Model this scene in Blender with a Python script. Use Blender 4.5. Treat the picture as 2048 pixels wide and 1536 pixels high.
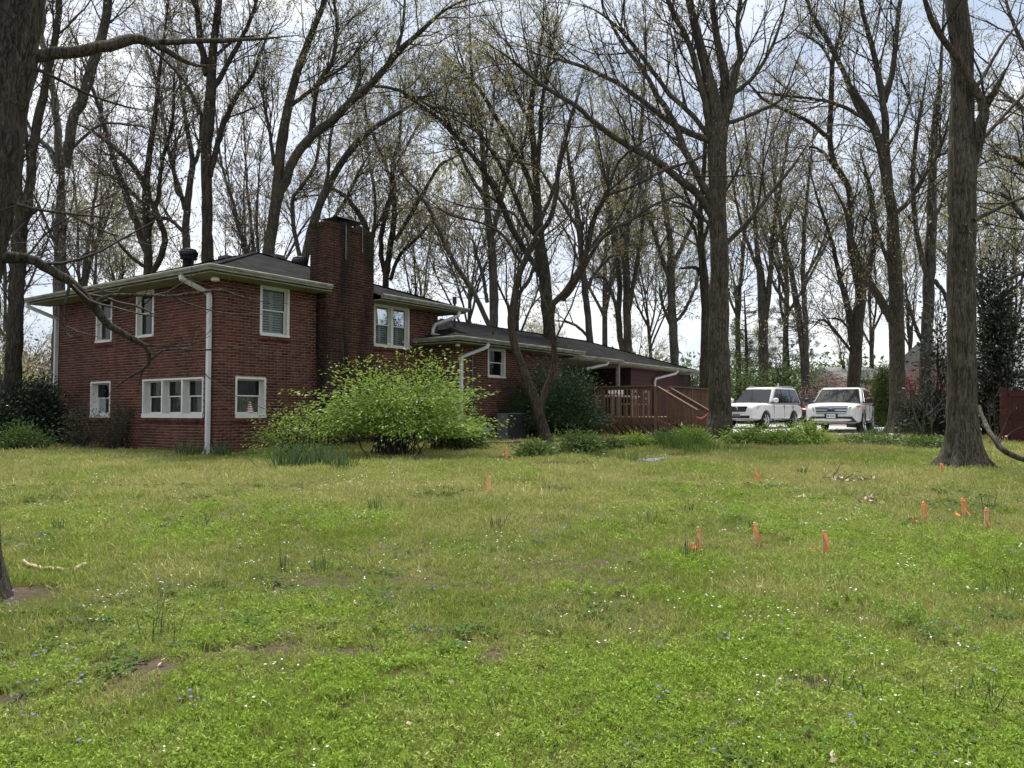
import bpy, bmesh, math, random
import numpy as np
from mathutils import Vector, Matrix
PI = math.pi
for o in list(bpy.data.objects): bpy.data.objects.remove(o)
SC = bpy.context.scene
COL = SC.collection
# ------------------------------------------------------------------ camera, sky, sun, exposure
F, HZ, CZ = 1538.0, 824.0, 1.55
TH = math.atan((HZ - 768) / F)
cd = bpy.data.cameras.new('camera'); cam = bpy.data.objects.new('camera', cd); COL.objects.link(cam)
cd.sensor_width = 36.0; cd.lens = 36.0 * F / 2048; cd.clip_start = 0.05; cd.clip_end = 3000
cam.location = (0, 0, CZ); cam.rotation_euler = (PI / 2 + TH, 0, 0)
SC.camera = cam
SUN_EL, SUN_AZ = math.radians(70), math.radians(350)      # azimuth clockwise from +Y: high, beyond the house
W = bpy.data.worlds.new('World'); SC.world = W; W.use_nodes = True
SC.view_settings.view_transform = 'Standard'; SC.view_settings.look = 'None'
SC.view_settings.gamma = 1.0; SC.view_settings.exposure = 1.05; SC.view_settings.use_curve_mapping = False
SC.cycles.max_bounces = 5; SC.cycles.diffuse_bounces = 3; SC.cycles.adaptive_threshold = .015; SC.cycles.transparent_max_bounces = 12
SC.cycles.use_denoising = True
def world_nodes():
    nt = W.node_tree; nt.nodes.clear(); N = nt.nodes.new; L = nt.links.new
    out = N('ShaderNodeOutputWorld'); bg = N('ShaderNodeBackground'); L(bg.outputs[0], out.inputs[0])
    bg.inputs[1].default_value = 0.1
    sky = N('ShaderNodeTexSky'); sky.sky_type = 'NISHITA'; sky.sun_disc = False
    sky.sun_elevation = SUN_EL; sky.sun_rotation = SUN_AZ; sky.air_density = 1.0; sky.dust_density = 2.0
    tc = N('ShaderNodeTexCoord'); mp = N('ShaderNodeMapping'); mp.inputs['Scale'].default_value = (1.0, 1.0, 2.2)
    mp.inputs['Location'].default_value = (0.35, 0.2, 0.1)
    L(tc.outputs['Generated'], mp.inputs[0])
    n1 = N('ShaderNodeTexNoise'); n1.inputs['Scale'].default_value = 3.2; n1.inputs['Detail'].default_value = 7; n1.inputs['Roughness'].default_value = 0.55
    n1.inputs['Distortion'].default_value = 0.4
    L(mp.outputs[0], n1.inputs['Vector'])
    r = N('ShaderNodeValToRGB'); L(n1.outputs['Fac'], r.inputs[0])
    e = r.color_ramp.elements
    e[0].position = 0.36; e[0].color = (3.0, 3.5, 4.3, 1)
    e[1].position = 0.62; e[1].color = (5.9, 5.95, 6.0, 1)
    m = r.color_ramp.elements.new(0.48); m.color = (4.4, 4.7, 5.25, 1)
    mx = N('ShaderNodeMix'); mx.data_type = 'RGBA'; mx.inputs[0].default_value = 0.88
    L(sky.outputs[0], mx.inputs[6]); L(r.outputs[0], mx.inputs[7]); L(mx.outputs[2], bg.inputs[0])
world_nodes()
sl = bpy.data.lights.new('sun', 'SUN'); sl.energy = 3.5; sl.angle = math.radians(16); sl.color = (1.0, 0.96, 0.9)
sun = bpy.data.objects.new('sun', sl); COL.objects.link(sun)
sd = Vector((math.sin(SUN_AZ) * math.cos(SUN_EL), math.cos(SUN_AZ) * math.cos(SUN_EL), math.sin(SUN_EL)))
sun.rotation_euler = (-sd).to_track_quat('-Z', 'Y').to_euler()

# ------------------------------------------------------------------ helpers
def ray(px, py):
    a = (px - 1024) / F; b = (768 - py) / F
    return np.array([a, math.cos(TH) - b * math.sin(TH), math.sin(TH) + b * math.cos(TH)])
def at(px, py, Y):
    d = ray(px, py); return np.array([0, 0, CZ]) + d * (Y / d[1])
GY = [-60, 0, 3, 8, 12, 15, 17.3, 22, 33, 60, 120, 600]
GZ = [-.3, 0, .06, .22, .39, .50, .56, .65, .78, .95, 1.2, 1.3]
def gz(x, y):
    x = np.asarray(x, float); y = np.asarray(y, float)
    return np.interp(y, GY, GZ) + .012 * np.sin(x * 1.7 + y * .6) * np.cos(y * 1.3 - x * .4) + .008 * np.sin(x * 4.1 - y * 3.3)
def ground_px(px, py):
    """point of the ground seen at a pixel"""
    d = ray(px, py); y = 3.0
    lo, hi = 1.0, 200.0
    for _ in range(60):
        m = (lo + hi) / 2; p = np.array([0, 0, CZ]) + d * (m / d[1])
        if p[2] > float(gz(p[0], p[1])): lo = m
        else: hi = m
    return np.array([0, 0, CZ]) + d * (lo / d[1])
def vnoise(x, y, seed=0):
    x = np.asarray(x, float); y = np.asarray(y, float)
    xi = np.floor(x).astype(np.int64); yi = np.floor(y).astype(np.int64); fx = x - xi; fy = y - yi
    def h(a, b):
        n = (a * 374761393 + b * 668265263 + seed * 1442695041) & 0x7fffffff
        n = ((n ^ (n >> 13)) * 1274126177) & 0x7fffffff
        return ((n ^ (n >> 16)) & 0xffff) / 65535.0
    sx = fx * fx * (3 - 2 * fx); sy = fy * fy * (3 - 2 * fy)
    return (h(xi, yi) * (1 - sx) + h(xi + 1, yi) * sx) * (1 - sy) + (h(xi, yi + 1) * (1 - sx) + h(xi + 1, yi + 1) * sx) * sy
def fnoise(x, y, seed=0): return .55 * vnoise(x, y, seed) + .3 * vnoise(x * 2.1, y * 2.1, seed + 7) + .15 * vnoise(x * 4.3, y * 4.3, seed + 13)

def tag(o, label=None, cat=None, group=None, kind=None):
    if label: o['label'] = label
    if cat: o['category'] = cat
    if group: o['group'] = group
    if kind: o['kind'] = kind
    return o
def empty(name, loc=(0, 0, 0), rz=0.0, label=None, cat=None, group=None):
    o = bpy.data.objects.new(name, None); COL.objects.link(o); o.location = loc; o.rotation_euler = (0, 0, rz)
    o.empty_display_size = .2
    return tag(o, label, cat, group)
def link(name, me, parent=None, m=None):
    o = bpy.data.objects.new(name, me); COL.objects.link(o)
    if parent: o.parent = parent
    if m is not None and len(me.materials) == 0:
        for q in (m if isinstance(m, (list, tuple)) else [m]): me.materials.append(q)
    return o
def np_mesh(name, V, Q=None, T=None, smooth=False, midx=None):
    me = bpy.data.meshes.new(name); V = np.ascontiguousarray(V, np.float32)
    nq = 0 if Q is None else len(Q); ntr = 0 if T is None else len(T)
    me.vertices.add(len(V)); me.vertices.foreach_set('co', V.ravel())
    parts = []; sizes = []
    if nq: parts.append(np.asarray(Q, np.int32).ravel()); sizes.append(np.full(nq, 4, np.int32))
    if ntr: parts.append(np.asarray(T, np.int32).ravel()); sizes.append(np.full(ntr, 3, np.int32))
    idx = np.concatenate(parts); sz = np.concatenate(sizes)
    me.loops.add(len(idx)); me.loops.foreach_set('vertex_index', idx)
    me.polygons.add(len(sz)); st = np.zeros(len(sz), np.int32); st[1:] = np.cumsum(sz)[:-1]
    me.polygons.foreach_set('loop_start', st)
    if smooth: me.polygons.foreach_set('use_smooth', np.ones(len(sz), bool))
    if midx is not None: me.polygons.foreach_set('material_index', np.asarray(midx, np.int32))
    me.update(calc_edges=True)
    return me
class MB:
    def __init__(s): s.v = []; s.f = []
    def box(s, x0, x1, y0, y1, z0, z1, skip=''):
        b = len(s.v)
        s.v += [(x0, y0, z0), (x1, y0, z0), (x1, y1, z0), (x0, y1, z0), (x0, y0, z1), (x1, y0, z1), (x1, y1, z1), (x0, y1, z1)]
        for k, q in (('b', (0, 3, 2, 1)), ('t', (4, 5, 6, 7)), ('f', (0, 1, 5, 4)), ('r', (1, 2, 6, 5)), ('k', (2, 3, 7, 6)), ('l', (3, 0, 4, 7))):
            if k not in skip: s.f.append(tuple(b + i for i in q))
        return s
    def poly(s, pts):
        b = len(s.v); s.v += [tuple(p) for p in pts]; s.f.append(tuple(range(b, b + len(pts)))); return s
    def prism(s, pts, d):
        """closed polygon pts extruded by vector d"""
        b = len(s.v); n = len(pts); d = Vector(d)
        s.v += [tuple(p) for p in pts] + [tuple(Vector(p) + d) for p in pts]
        s.f.append(tuple(range(b + n - 1, b - 1, -1))); s.f.append(tuple(range(b + n, b + 2 * n)))
        for i in range(n):
            j = (i + 1) % n; s.f.append((b + i, b + j, b + n + j, b + n + i))
        return s
    def tube(s, pts, rad, n=8, cap=True, sq=None):
        pts = [Vector(p) for p in pts]; k = len(pts); rad = [rad] * k if not hasattr(rad, '__len__') else rad
        b = len(s.v); up = None
        for i, p in enumerate(pts):
            if i == 0: t = pts[1] - p
            elif i == k - 1: t = p - pts[i - 1]
            else: t = (pts[i + 1] - p).normalized() + (p - pts[i - 1]).normalized()
            t.normalize()
            if up is None:
                up = Vector((0, 0, 1)) if abs(t.z) < .9 else Vector((0, 1, 0))
            a = t.cross(up); a.normalize(); c = a.cross(t); c.normalize(); up = c
            for j in range(n):
                w = 2 * PI * (j + .5) / n
                sx, sy = (sq if sq else (1, 1))
                s.v.append(tuple(p + a * math.cos(w) * rad[i] * sx + c * math.sin(w) * rad[i] * sy))
        for i in range(k - 1):
            for j in range(n):
                j2 = (j + 1) % n
                s.f.append((b + i * n + j, b + i * n + j2, b + (i + 1) * n + j2, b + (i + 1) * n + j))
        if cap:
            s.f.append(tuple(b + j for j in range(n - 1, -1, -1))); s.f.append(tuple(b + (k - 1) * n + j for j in range(n)))
        return s
    def lathe(s, prof, c=(0, 0, 0), n=16, axis='z'):
        b = len(s.v); k = len(prof)
        for r, h in prof:
            for j in range(n):
                w = 2 * PI * j / n; p = (r * math.cos(w), r * math.sin(w), h)
                if axis == 'y': p = (p[0], p[2], p[1])
                if axis == 'x': p = (p[2], p[0], p[1])
                s.v.append((p[0] + c[0], p[1] + c[1], p[2] + c[2]))
        for i in range(k - 1):
            for j in range(n):
                j2 = (j + 1) % n; s.f.append((b + i * n + j, b + i * n + j2, b + (i + 1) * n + j2, b + (i + 1) * n + j))
        return s
    def mesh(s, name, smooth=False):
        me = bpy.data.meshes.new(name); me.from_pydata(s.v, [], s.f); me.update()
        bm = bmesh.new(); bm.from_mesh(me); bmesh.ops.recalc_face_normals(bm, faces=bm.faces); bm.to_mesh(me); bm.free()
        if smooth: me.polygons.foreach_set('use_smooth', np.ones(len(me.polygons), bool))
        return me
    def build(s, name, m, parent=None, smooth=False, bevel=0):
        o = link(name, s.mesh(name, smooth), parent, m)
        if bevel:
            b = o.modifiers.new('bevel', 'BEVEL'); b.width = bevel; b.segments = 2; b.limit_method = 'ANGLE'
        return o

# ------------------------------------------------------------------ materials
MT = {}
def nodes(name):
    m = bpy.data.materials.new(name); m.use_nodes = True; nt = m.node_tree; nt.nodes.clear()
    out = nt.nodes.new('ShaderNodeOutputMaterial'); MT[name] = m
    return m, nt, out
def setin(n, **k):
    for a, b in k.items():
        a = a.replace('_', ' ')
        for i in n.inputs:
            if i.name == a: i.default_value = b; break
def ramp(nt, src, stops):
    r = nt.nodes.new('ShaderNodeValToRGB'); e = r.color_ramp.elements
    while len(e) < len(stops): e.new(.5)
    for q, (p, c) in zip(e, stops): q.position = p; q.color = (*c, 1)
    nt.links.new(src, r.inputs[0]); return r
def noise(nt, scale, detail=4, rough=.6, vec=None, dist=0):
    n = nt.nodes.new('ShaderNodeTexNoise'); setin(n, Scale=scale, Detail=detail, Roughness=rough, Distortion=dist)
    if vec is not None: nt.links.new(vec, n.inputs['Vector'])
    return n
def coords(nt, kind='Object', scale=(1, 1, 1), loc=(0, 0, 0)):
    t = nt.nodes.new('ShaderNodeTexCoord'); mp = nt.nodes.new('ShaderNodeMapping')
    mp.inputs['Scale'].default_value = scale; mp.inputs['Location'].default_value = loc
    if kind == 'World':
        g = nt.nodes.new('ShaderNodeNewGeometry'); nt.links.new(g.outputs['Position'], mp.inputs[0])
    else: nt.links.new(t.outputs[kind], mp.inputs[0])
    return mp.outputs[0]
def mixc(nt, fac, a, b, mode='MIX'):
    m = nt.nodes.new('ShaderNodeMix'); m.data_type = 'RGBA'; m.blend_type = mode
    for i, x in ((0, fac), (6, a), (7, b)):
        if hasattr(x, 'links') or hasattr(x, 'is_linked'): nt.links.new(x, m.inputs[i])
        elif i == 0: m.inputs[0].default_value = x
        else: m.inputs[i].default_value = (*x, 1)
    return m.outputs[2]
def bump(nt, h, strength=.5, dist=.02):
    b = nt.nodes.new('ShaderNodeBump'); setin(b, Strength=strength, Distance=dist); nt.links.new(h, b.inputs['Height']); return b.outputs[0]
def bsdf(nt, out, col, rough=.8, metal=0, spec=.5, nrm=None, **k):
    p = nt.nodes.new('ShaderNodeBsdfPrincipled'); setin(p, Roughness=rough, Metallic=metal, Specular_IOR_Level=spec)
    if hasattr(col, 'is_linked'): nt.links.new(col, p.inputs['Base Color'])
    else: p.inputs['Base Color'].default_value = (*col, 1)
    if nrm is not None: nt.links.new(nrm, p.inputs['Normal'])
    setin(p, **k)
    nt.links.new(p.outputs[0], out.inputs[0]); return p
def simple(name, c, rough=.7, metal=0, var=.25, scale=6, bs=0, bscale=40, spec=.4, kind='Object', stretch=(1, 1, 1), c2=None):
    m, nt, out = nodes(name)
    v = coords(nt, kind, stretch)
    n = noise(nt, scale, 5, .65, v)
    lo = tuple(x * (1 - var) for x in c); hi = c2 if c2 else tuple(min(1, x * (1 + var)) for x in c)
    r = ramp(nt, n.outputs['Fac'], [(.3, lo), (.7, hi)])
    nb = None
    if bs: nb = bump(nt, noise(nt, bscale, 4, .6, v).outputs['Fac'], bs, .01)
    bsdf(nt, out, r.outputs[0], rough, metal, spec, nb); return m
def leafmat(name, stops, trans=.35, rough=.55, spec=.3, wscale=None, rnd='island'):
    """leaf: diffuse + translucent, colour varied per leaf and by clump"""
    m, nt, out = nodes(name)
    g = nt.nodes.new('ShaderNodeNewGeometry')
    src = g.outputs['Random Per Island']
    if wscale:
        w = noise(nt, wscale, 3, .6, coords(nt, 'World'))
        mm = nt.nodes.new('ShaderNodeMath'); mm.operation = 'MULTIPLY_ADD'; mm.inputs[1].default_value = .45
        nt.links.new(src, mm.inputs[0])
        m2 = nt.nodes.new('ShaderNodeMath'); m2.operation = 'MULTIPLY'; m2.inputs[1].default_value = .6
        nt.links.new(w.outputs['Fac'], m2.inputs[0]); nt.links.new(m2.outputs[0], mm.inputs[2]); src = mm.outputs[0]
    r = ramp(nt, src, stops)
    p = nt.nodes.new('ShaderNodeBsdfPrincipled'); setin(p, Roughness=rough, Specular_IOR_Level=spec)
    nt.links.new(r.outputs[0], p.inputs['Base Color'])
    t = nt.nodes.new('ShaderNodeBsdfTranslucent'); nt.links.new(r.outputs[0], t.inputs[0])
    mx = nt.nodes.new('ShaderNodeMixShader'); mx.inputs[0].default_value = trans
    nt.links.new(p.outputs[0], mx.inputs[1]); nt.links.new(t.outputs[0], mx.inputs[2]); nt.links.new(mx.outputs[0], out.inputs[0])
    return m

BRICK = [(0, (.064, .024, .018)), (.25, (.104, .037, .026)), (.6, (.134, .049, .033)), (.85, (.156, .060, .042)), (1, (.09, .046, .036))]
def brickmat(name, src):
    m, nt, out = nodes(name)
    if src == 'island': s = nt.nodes.new('ShaderNodeNewGeometry').outputs['Random Per Island']
    else: s = nt.nodes.new('ShaderNodeObjectInfo').outputs['Random']
    r = ramp(nt, s, BRICK)
    v = coords(nt, 'World')
    n = noise(nt, 1.3, 5, .6, v); big = ramp(nt, n.outputs['Fac'], [(.3, (.72, .72, .72)), (.7, (1.12, 1.1, 1.08))])
    c = mixc(nt, 1.0, r.outputs[0], big.outputs[0], 'MULTIPLY')
    stn = ramp(nt, noise(nt, 1.0, 6, .65, coords(nt, 'World', (2.2, 2.2, .3)), .5).outputs['Fac'], [(.35, (.62, .6, .58)), (.52, (1, 1, 1)), (.75, (1.12, 1.12, 1.14))])
    c = mixc(nt, 1.0, c, stn.outputs[0], 'MULTIPLY')
    nb = bump(nt, noise(nt, 120, 4, .6, v).outputs['Fac'], .35, .006)
    bsdf(nt, out, c, .9, 0, .2, nb); return m
brickmat('brick_wall', 'island'); brickmat('brick_unit', 'object')
def chimneymat(name, src):
    m, nt, out = nodes(name)
    if src == 'island': s = nt.nodes.new('ShaderNodeNewGeometry').outputs['Random Per Island']
    elif src == 'object': s = nt.nodes.new('ShaderNodeObjectInfo').outputs['Random']
    v = coords(nt, 'World')
    if src == 'mortar': base = ramp(nt, noise(nt, 6, 4, .6, v).outputs['Fac'], [(.3, (.12, .085, .07)), (.7, (.22, .17, .14))]).outputs[0]
    else: base = ramp(nt, s, [(p, tuple(x * .5 for x in c)) for p, c in BRICK]).outputs[0]
    st = noise(nt, 1.0, 6, .65, coords(nt, 'World', (2.6, 2.6, .35)), .6)     # soot and damp streaks run down the face
    sr = ramp(nt, st.outputs['Fac'], [(.42, (0, 0, 0)), (.6, (1, 1, 1))])
    c = mixc(nt, sr.outputs[0], base, (.018, .015, .013))
    # moss at the crown of the stack
    sp = nt.nodes.new('ShaderNodeSeparateXYZ'); nt.links.new(v, sp.inputs[0])
    mr = nt.nodes.new('ShaderNodeMapRange'); nt.links.new(sp.outputs[2], mr.inputs[0])
    for i, x in zip((1, 2, 3, 4), (5.3, 6.4, 0, .62)): mr.inputs[i].default_value = x
    mn = noise(nt, 3.5, 5, .7, v); ma = nt.nodes.new('ShaderNodeMath'); ma.operation = 'MULTIPLY'
    mo = ramp(nt, mn.outputs['Fac'], [(.42, (0, 0, 0)), (.62, (1, 1, 1))])
    nt.links.new(mr.outputs[0], ma.inputs[0]); nt.links.new(mo.outputs[0], ma.inputs[1])
    c = mixc(nt, ma.outputs[0], c, (.05, .055, .014))
    bsdf(nt, out, c, .92, 0, .2, bump(nt, noise(nt, 110, 4, .6, v).outputs['Fac'], .4, .006)); return m
chimneymat('chimney_brick', 'island'); chimneymat('chimney_unit', 'object'); chimneymat('chimney_mortar', 'mortar')
simple('mortar', (.28, .205, .17), .95, var=.3, scale=5, bs=.3, bscale=150)
def shingle():
    m, nt, out = nodes('shingle')
    v = coords(nt, 'Object'); sp = nt.nodes.new('ShaderNodeSeparateXYZ'); nt.links.new(v, sp.inputs[0])
    mu = nt.nodes.new('ShaderNodeMath'); mu.operation = 'MULTIPLY'; mu.inputs[1].default_value = 1 / .046; nt.links.new(sp.outputs[2], mu.inputs[0])
    fl = nt.nodes.new('ShaderNodeMath'); fl.operation = 'FLOOR'; nt.links.new(mu.outputs[0], fl.inputs[0])
    fr = nt.nodes.new('ShaderNodeMath'); fr.operation = 'FRACT'; nt.links.new(mu.outputs[0], fr.inputs[0])
    cb = nt.nodes.new('ShaderNodeCombineXYZ')
    for i, ax in ((0, 0), (1, 1)):
        q = nt.nodes.new('ShaderNodeMath'); q.operation = 'MULTIPLY_ADD'; q.inputs[1].default_value = 3.3
        nt.links.new(sp.outputs[ax], q.inputs[0])
        o2 = nt.nodes.new('ShaderNodeMath'); o2.operation = 'MULTIPLY'; o2.inputs[1].default_value = .37; nt.links.new(fl.outputs[0], o2.inputs[0])
        nt.links.new(o2.outputs[0], q.inputs[2])
        f2 = nt.nodes.new('ShaderNodeMath'); f2.operation = 'FLOOR'; nt.links.new(q.outputs[0], f2.inputs[0]); nt.links.new(f2.outputs[0], cb.inputs[i])
    nt.links.new(fl.outputs[0], cb.inputs[2])
    wn = nt.nodes.new('ShaderNodeTexWhiteNoise'); nt.links.new(cb.outputs[0], wn.inputs['Vector'])
    r = ramp(nt, wn.outputs['Value'], [(0, (.007, .0072, .0075)), (1, (.019, .0195, .020))])
    n = noise(nt, 1.4, 5, .6, v); big = ramp(nt, n.outputs['Fac'], [(.3, (.7, .7, .7)), (.7, (1.5, 1.5, 1.45))])
    c = mixc(nt, 1, r.outputs[0], big.outputs[0], 'MULTIPLY')
    bsdf(nt, out, c, 1.0, 0, .08, bump(nt, fr.outputs[0], .6, .012)); return m
shingle()
simple('gutter', (.20, .20, .15), .7, var=.5, scale=3, stretch=(1, 1, 4), c2=(.32, .32, .25))
simple('soffit', (.22, .22, .165), .8, var=.2, scale=2)
simple('white_paint', (.62, .62, .585), .55, var=.10, scale=5)
simple('white_metal', (.56, .57, .56), .5, var=.18, scale=4, stretch=(1, 1, .4))
simple('dark_metal', (.016, .016, .017), .5, var=.3)
simple('grey_metal', (.15, .155, .16), .5, .3, var=.2)
simple('shutter', (.30, .31, .29), .6, var=.1)
simple('curtain', (.10, .085, .075), .9, var=.4, scale=3, stretch=(14, 14, .3))
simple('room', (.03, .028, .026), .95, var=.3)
simple('dark_wall', (.035, .02, .018), .9, var=.2)  # deep shade of the covered patio is put into this wall colour
simple('siding', (.052, .014, .012), .7, var=.2)
simple('concrete', (.42, .41, .39), .9, var=.2, scale=3, bs=.3, bscale=60)
simple('soil', (.095, .068, .048), .95, var=.4, scale=8, bs=.6, bscale=40)
def woodmat(name, c, var=.35, st=(9, 9, 9), rough=.8):
    m, nt, out = nodes(name)
    ob = nt.nodes.new('ShaderNodeObjectInfo')
    v = coords(nt, 'Object', st); n = noise(nt, 3, 6, .7, v, .5)
    r = ramp(nt, n.outputs['Fac'], [(.3, tuple(x * (1 - var) for x in c)), (.7, tuple(x * (1 + var) for x in c))])
    rr = ramp(nt, ob.outputs['Random'], [(0, (.72, .72, .72)), (1, (1.25, 1.22, 1.2))])
    bsdf(nt, out, mixc(nt, 1, r.outputs[0], rr.outputs[0], 'MULTIPLY'), rough, 0, .3, bump(nt, n.outputs['Fac'], .3, .005)); return m
woodmat('deck_wood', (.145, .084, .052), .45); woodmat('deck_grey', (.13, .095, .07)); woodmat('timber', (.10, .07, .05)); woodmat('stake_wood', (.62, .46, .28), .15)
def glassmat():
    m, nt, out = nodes('glass')
    fr = nt.nodes.new('ShaderNodeFresnel'); fr.inputs[0].default_value = 1.5
    gl = nt.nodes.new('ShaderNodeBsdfGlossy'); gl.inputs['Roughness'].default_value = .02; gl.inputs[0].default_value = (.9, .95, .95, 1)
    tr = nt.nodes.new('ShaderNodeBsdfTransparent'); tr.inputs[0].default_value = (.78, .84, .82, 1)
    mx = nt.nodes.new('ShaderNodeMixShader')
    fm = nt.nodes.new('ShaderNodeMath'); fm.operation = 'MULTIPLY'; fm.inputs[1].default_value = .6; nt.links.new(fr.outputs[0], fm.inputs[0]); nt.links.new(fm.outputs[0], mx.inputs[0]); nt.links.new(tr.outputs[0], mx.inputs[1]); nt.links.new(gl.outputs[0], mx.inputs[2]); nt.links.new(mx.outputs[0], out.inputs[0])
glassmat()
# ------------------------------------------------------------------ ground
def groundmat():
    m, nt, out = nodes('ground_turf')
    v = coords(nt, 'World')
    n = noise(nt, .8, 6, .65, v); fine = noise(nt, 14, 5, .7, v)
    a = ramp(nt, fine.outputs['Fac'], [(.3, (.026, .026, .011)), (.55, (.055, .052, .022)), (.75, (.11, .09, .05))])
    s = ramp(nt, noise(nt, 22, 5, .7, v).outputs['Fac'], [(.3, (.040, .029, .020)), (.7, (.11, .083, .058))])
    k = ramp(nt, n.outputs['Fac'], [(.40, (0, 0, 0)), (.58, (1, 1, 1))])
    bsdf(nt, out, mixc(nt, k.outputs[0], a.outputs[0], s.outputs[0]), .95, 0, .15, bump(nt, fine.outputs['Fac'], .8, .03))
groundmat()
def sheet(name, xs, ys, f, m):
    X, Y = np.meshgrid(xs, ys); Z = f(X, Y); nx, ny = len(xs), len(ys)
    V = np.stack([X.ravel(), Y.ravel(), Z.ravel()], 1)
    i = np.arange(nx - 1); j = np.arange(ny - 1); I, J = np.meshgrid(i, j); b = (J * nx + I).ravel()
    return link(name, np_mesh(name, V, np.stack([b, b + 1, b + nx + 1, b + nx], 1), smooth=True), None, m)
xs = np.concatenate([np.linspace(-400, -45, 14), np.linspace(-40, 40, 161), np.linspace(45, 400, 14)])
ys = np.concatenate([np.linspace(-60, -2, 8), np.linspace(0, 40, 121), np.linspace(42, 120, 30), np.linspace(140, 600, 12)])
tag(sheet('ground', xs, ys, gz, MT['ground_turf']), kind='structure')
drive = sheet('driveway', np.linspace(8.2, 30, 40), np.linspace(26.8, 50, 44), lambda x, y: gz(x, y) + .03, MT['concrete'])
tag(drive, kind='structure')

# ------------------------------------------------------------------ the brick house
A_U = math.radians(35.3); HZR = PI / 2 - A_U
H0 = np.array([-6.59, 17.2, 0.55])
HU = np.array([math.sin(A_U), math.cos(A_U), 0]); HV = np.array([-math.cos(A_U), math.sin(A_U), 0])
def hw(x, y, z): return H0 + HU * x + HV * y + np.array([0, 0, z])
def topx(P):
    d = np.asarray(P) - np.array([0, 0, CZ]); f = d[1] * math.cos(TH) + d[2] * math.sin(TH); up = -d[1] * math.sin(TH) + d[2] * math.cos(TH)
    return 1024 + F * d[0] / f, 768 - F * up / f
house = empty('brick_house', H0, HZR, 'red brick split-level house with low black hip roofs and big chimney', 'house')
BW, BH, BJ, BD = .2032, .0677, .0125, .03
def frame_world(o, rz, a, y, z):
    c, s = math.cos(rz), math.sin(rz)
    return hw(o[0] + a * c - y * s, o[1] + a * s + y * c, z)
def rects(a0, a1, z0, z1, ops):
    A = sorted({a0, a1, *[q for o in ops for q in o[:2] if a0 < q < a1]}); Z = sorted({z0, z1, *[q for o in ops for q in o[2:4] if z0 < q < z1]})
    for i in range(len(A) - 1):
        for j in range(len(Z) - 1):
            ca, cz = (A[i] + A[i + 1]) / 2, (Z[j] + Z[j + 1]) / 2
            if not any(o[0] < ca < o[1] and o[2] < cz < o[3] for o in ops): yield A[i], A[i + 1], Z[j], Z[j + 1]
ALLB = []
def brick_wall(name, o, rz, ln, z0, z1, ops=(), mort='mortar', stuff='brick_wall', unit='brick_unit', off=0, pick=True, mat_core=None):
    mb = MB()
    for r in rects(0, ln, z0, z1, [q for q in ops if q[3] - q[2] < 4]): mb.poly([(r[0], 0, r[2]), (r[1], 0, r[2]), (r[1], 0, r[3]), (r[0], 0, r[3])])
    w = mb.build(name, MT[mort], house); w.location = (o[0], o[1], 0); w.rotation_euler = (0, 0, rz)
    lst = []; k = 0; z = z0
    while z < z1 - .02:
        zt = min(z + BH - BJ, z1)
        segs = [(0.0, ln)]
        for q in ops:
            if q[2] < (z + zt) / 2 < q[3]:
                ns = []
                for s in segs:
                    if q[1] <= s[0] or q[0] >= s[1]: ns.append(s); continue
                    if q[0] > s[0]: ns.append((s[0], q[0]))
                    if q[1] < s[1]: ns.append((q[1], s[1]))
                segs = ns
        a = -BW / 2 if (k + off) % 2 else 0.0
        while a < ln:
            for s in segs:
                b0, b1 = max(a, s[0]), min(a + BW - BJ, s[1])
                if b1 - b0 > .03: lst.append((b0, b1, z, zt))
            a += BW
        z += BH; k += 1
    ALLB.append([w, o, rz, lst, stuff, unit, pick])
    return w
WINS_R = [(.45, 1.28, .86, 1.81), (1.09, 1.94, 2.81, 4.03), (4.80, 6.22, 2.81, 4.03)]
WINS_L = [(4.62, 5.44, 2.82, 4.03), (2.64, 3.45, 2.84, 4.03), (4.64, 5.66, .85, 1.80), (.52, 3.09, .86, 1.80)]
LL = 7.5
wl_ops = [(LL - b, LL - a, c, d) for a, b, c, d in WINS_L]
CH = (2.79, 4.45, -.35, .25)
w_right = brick_wall('side_wall', (0, 0), 0, 7.49, -.12, 4.03, WINS_R + [(CH[0], CH[1], -.2, 4.1)])
w_left = brick_wall('end_wall', (0, LL), -PI / 2, LL, -.12, 4.03, wl_ops)
WG = (6.9, -1.2)
w_wing = brick_wall('wing_wall', WG, 0, 5.9, -.12, 3.0, [(8.42 - 6.9, 9.33 - 6.9, 2.05, 2.98), (8.05 - 6.9, 8.5 - 6.9, .28, .50)])
w_ret = brick_wall('wing_end_wall', (6.9, 0), -PI / 2, 1.2, -.12, 3.0, [])
ch_f = brick_wall('chimney', (CH[0], CH[2]), 0, CH[1] - CH[0], -.12, 5.83, [], 'chimney_mortar', 'chimney_brick', 'chimney_unit')
ch_l = brick_wall('chimney_side', (CH[0], CH[3]), -PI / 2, CH[3] - CH[2], -.12, 5.83, [], 'chimney_mortar', 'chimney_brick', 'chimney_unit', off=1)
ch_r = brick_wall('chimney_side', (CH[1], CH[2]), PI / 2, CH[3] - CH[2], -.12, 5.83, [], 'chimney_mortar', 'chimney_brick', 'chimney_unit', off=1, pick=False)
mb = MB()   # plain walls on the far sides
mb.poly([(7.49, 0, -.1), (7.49, LL, -.1), (7.49, LL, 4.03), (7.49, 0, 4.03)]); mb.poly([(0, LL, -.1), (7.49, LL, -.1), (7.49, LL, 4.03), (0, LL, 4.03)])
mb.poly([(7.5, 6.4, -.1), (24.8, 6.4, -.1), (24.8, 6.4, 3), (7.5, 6.4, 3)]); mb.poly([(24.8, -1, -.1), (24.8, 6.4, -.1), (24.8, 6.4, 3), (24.8, -1, 3)])
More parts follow.
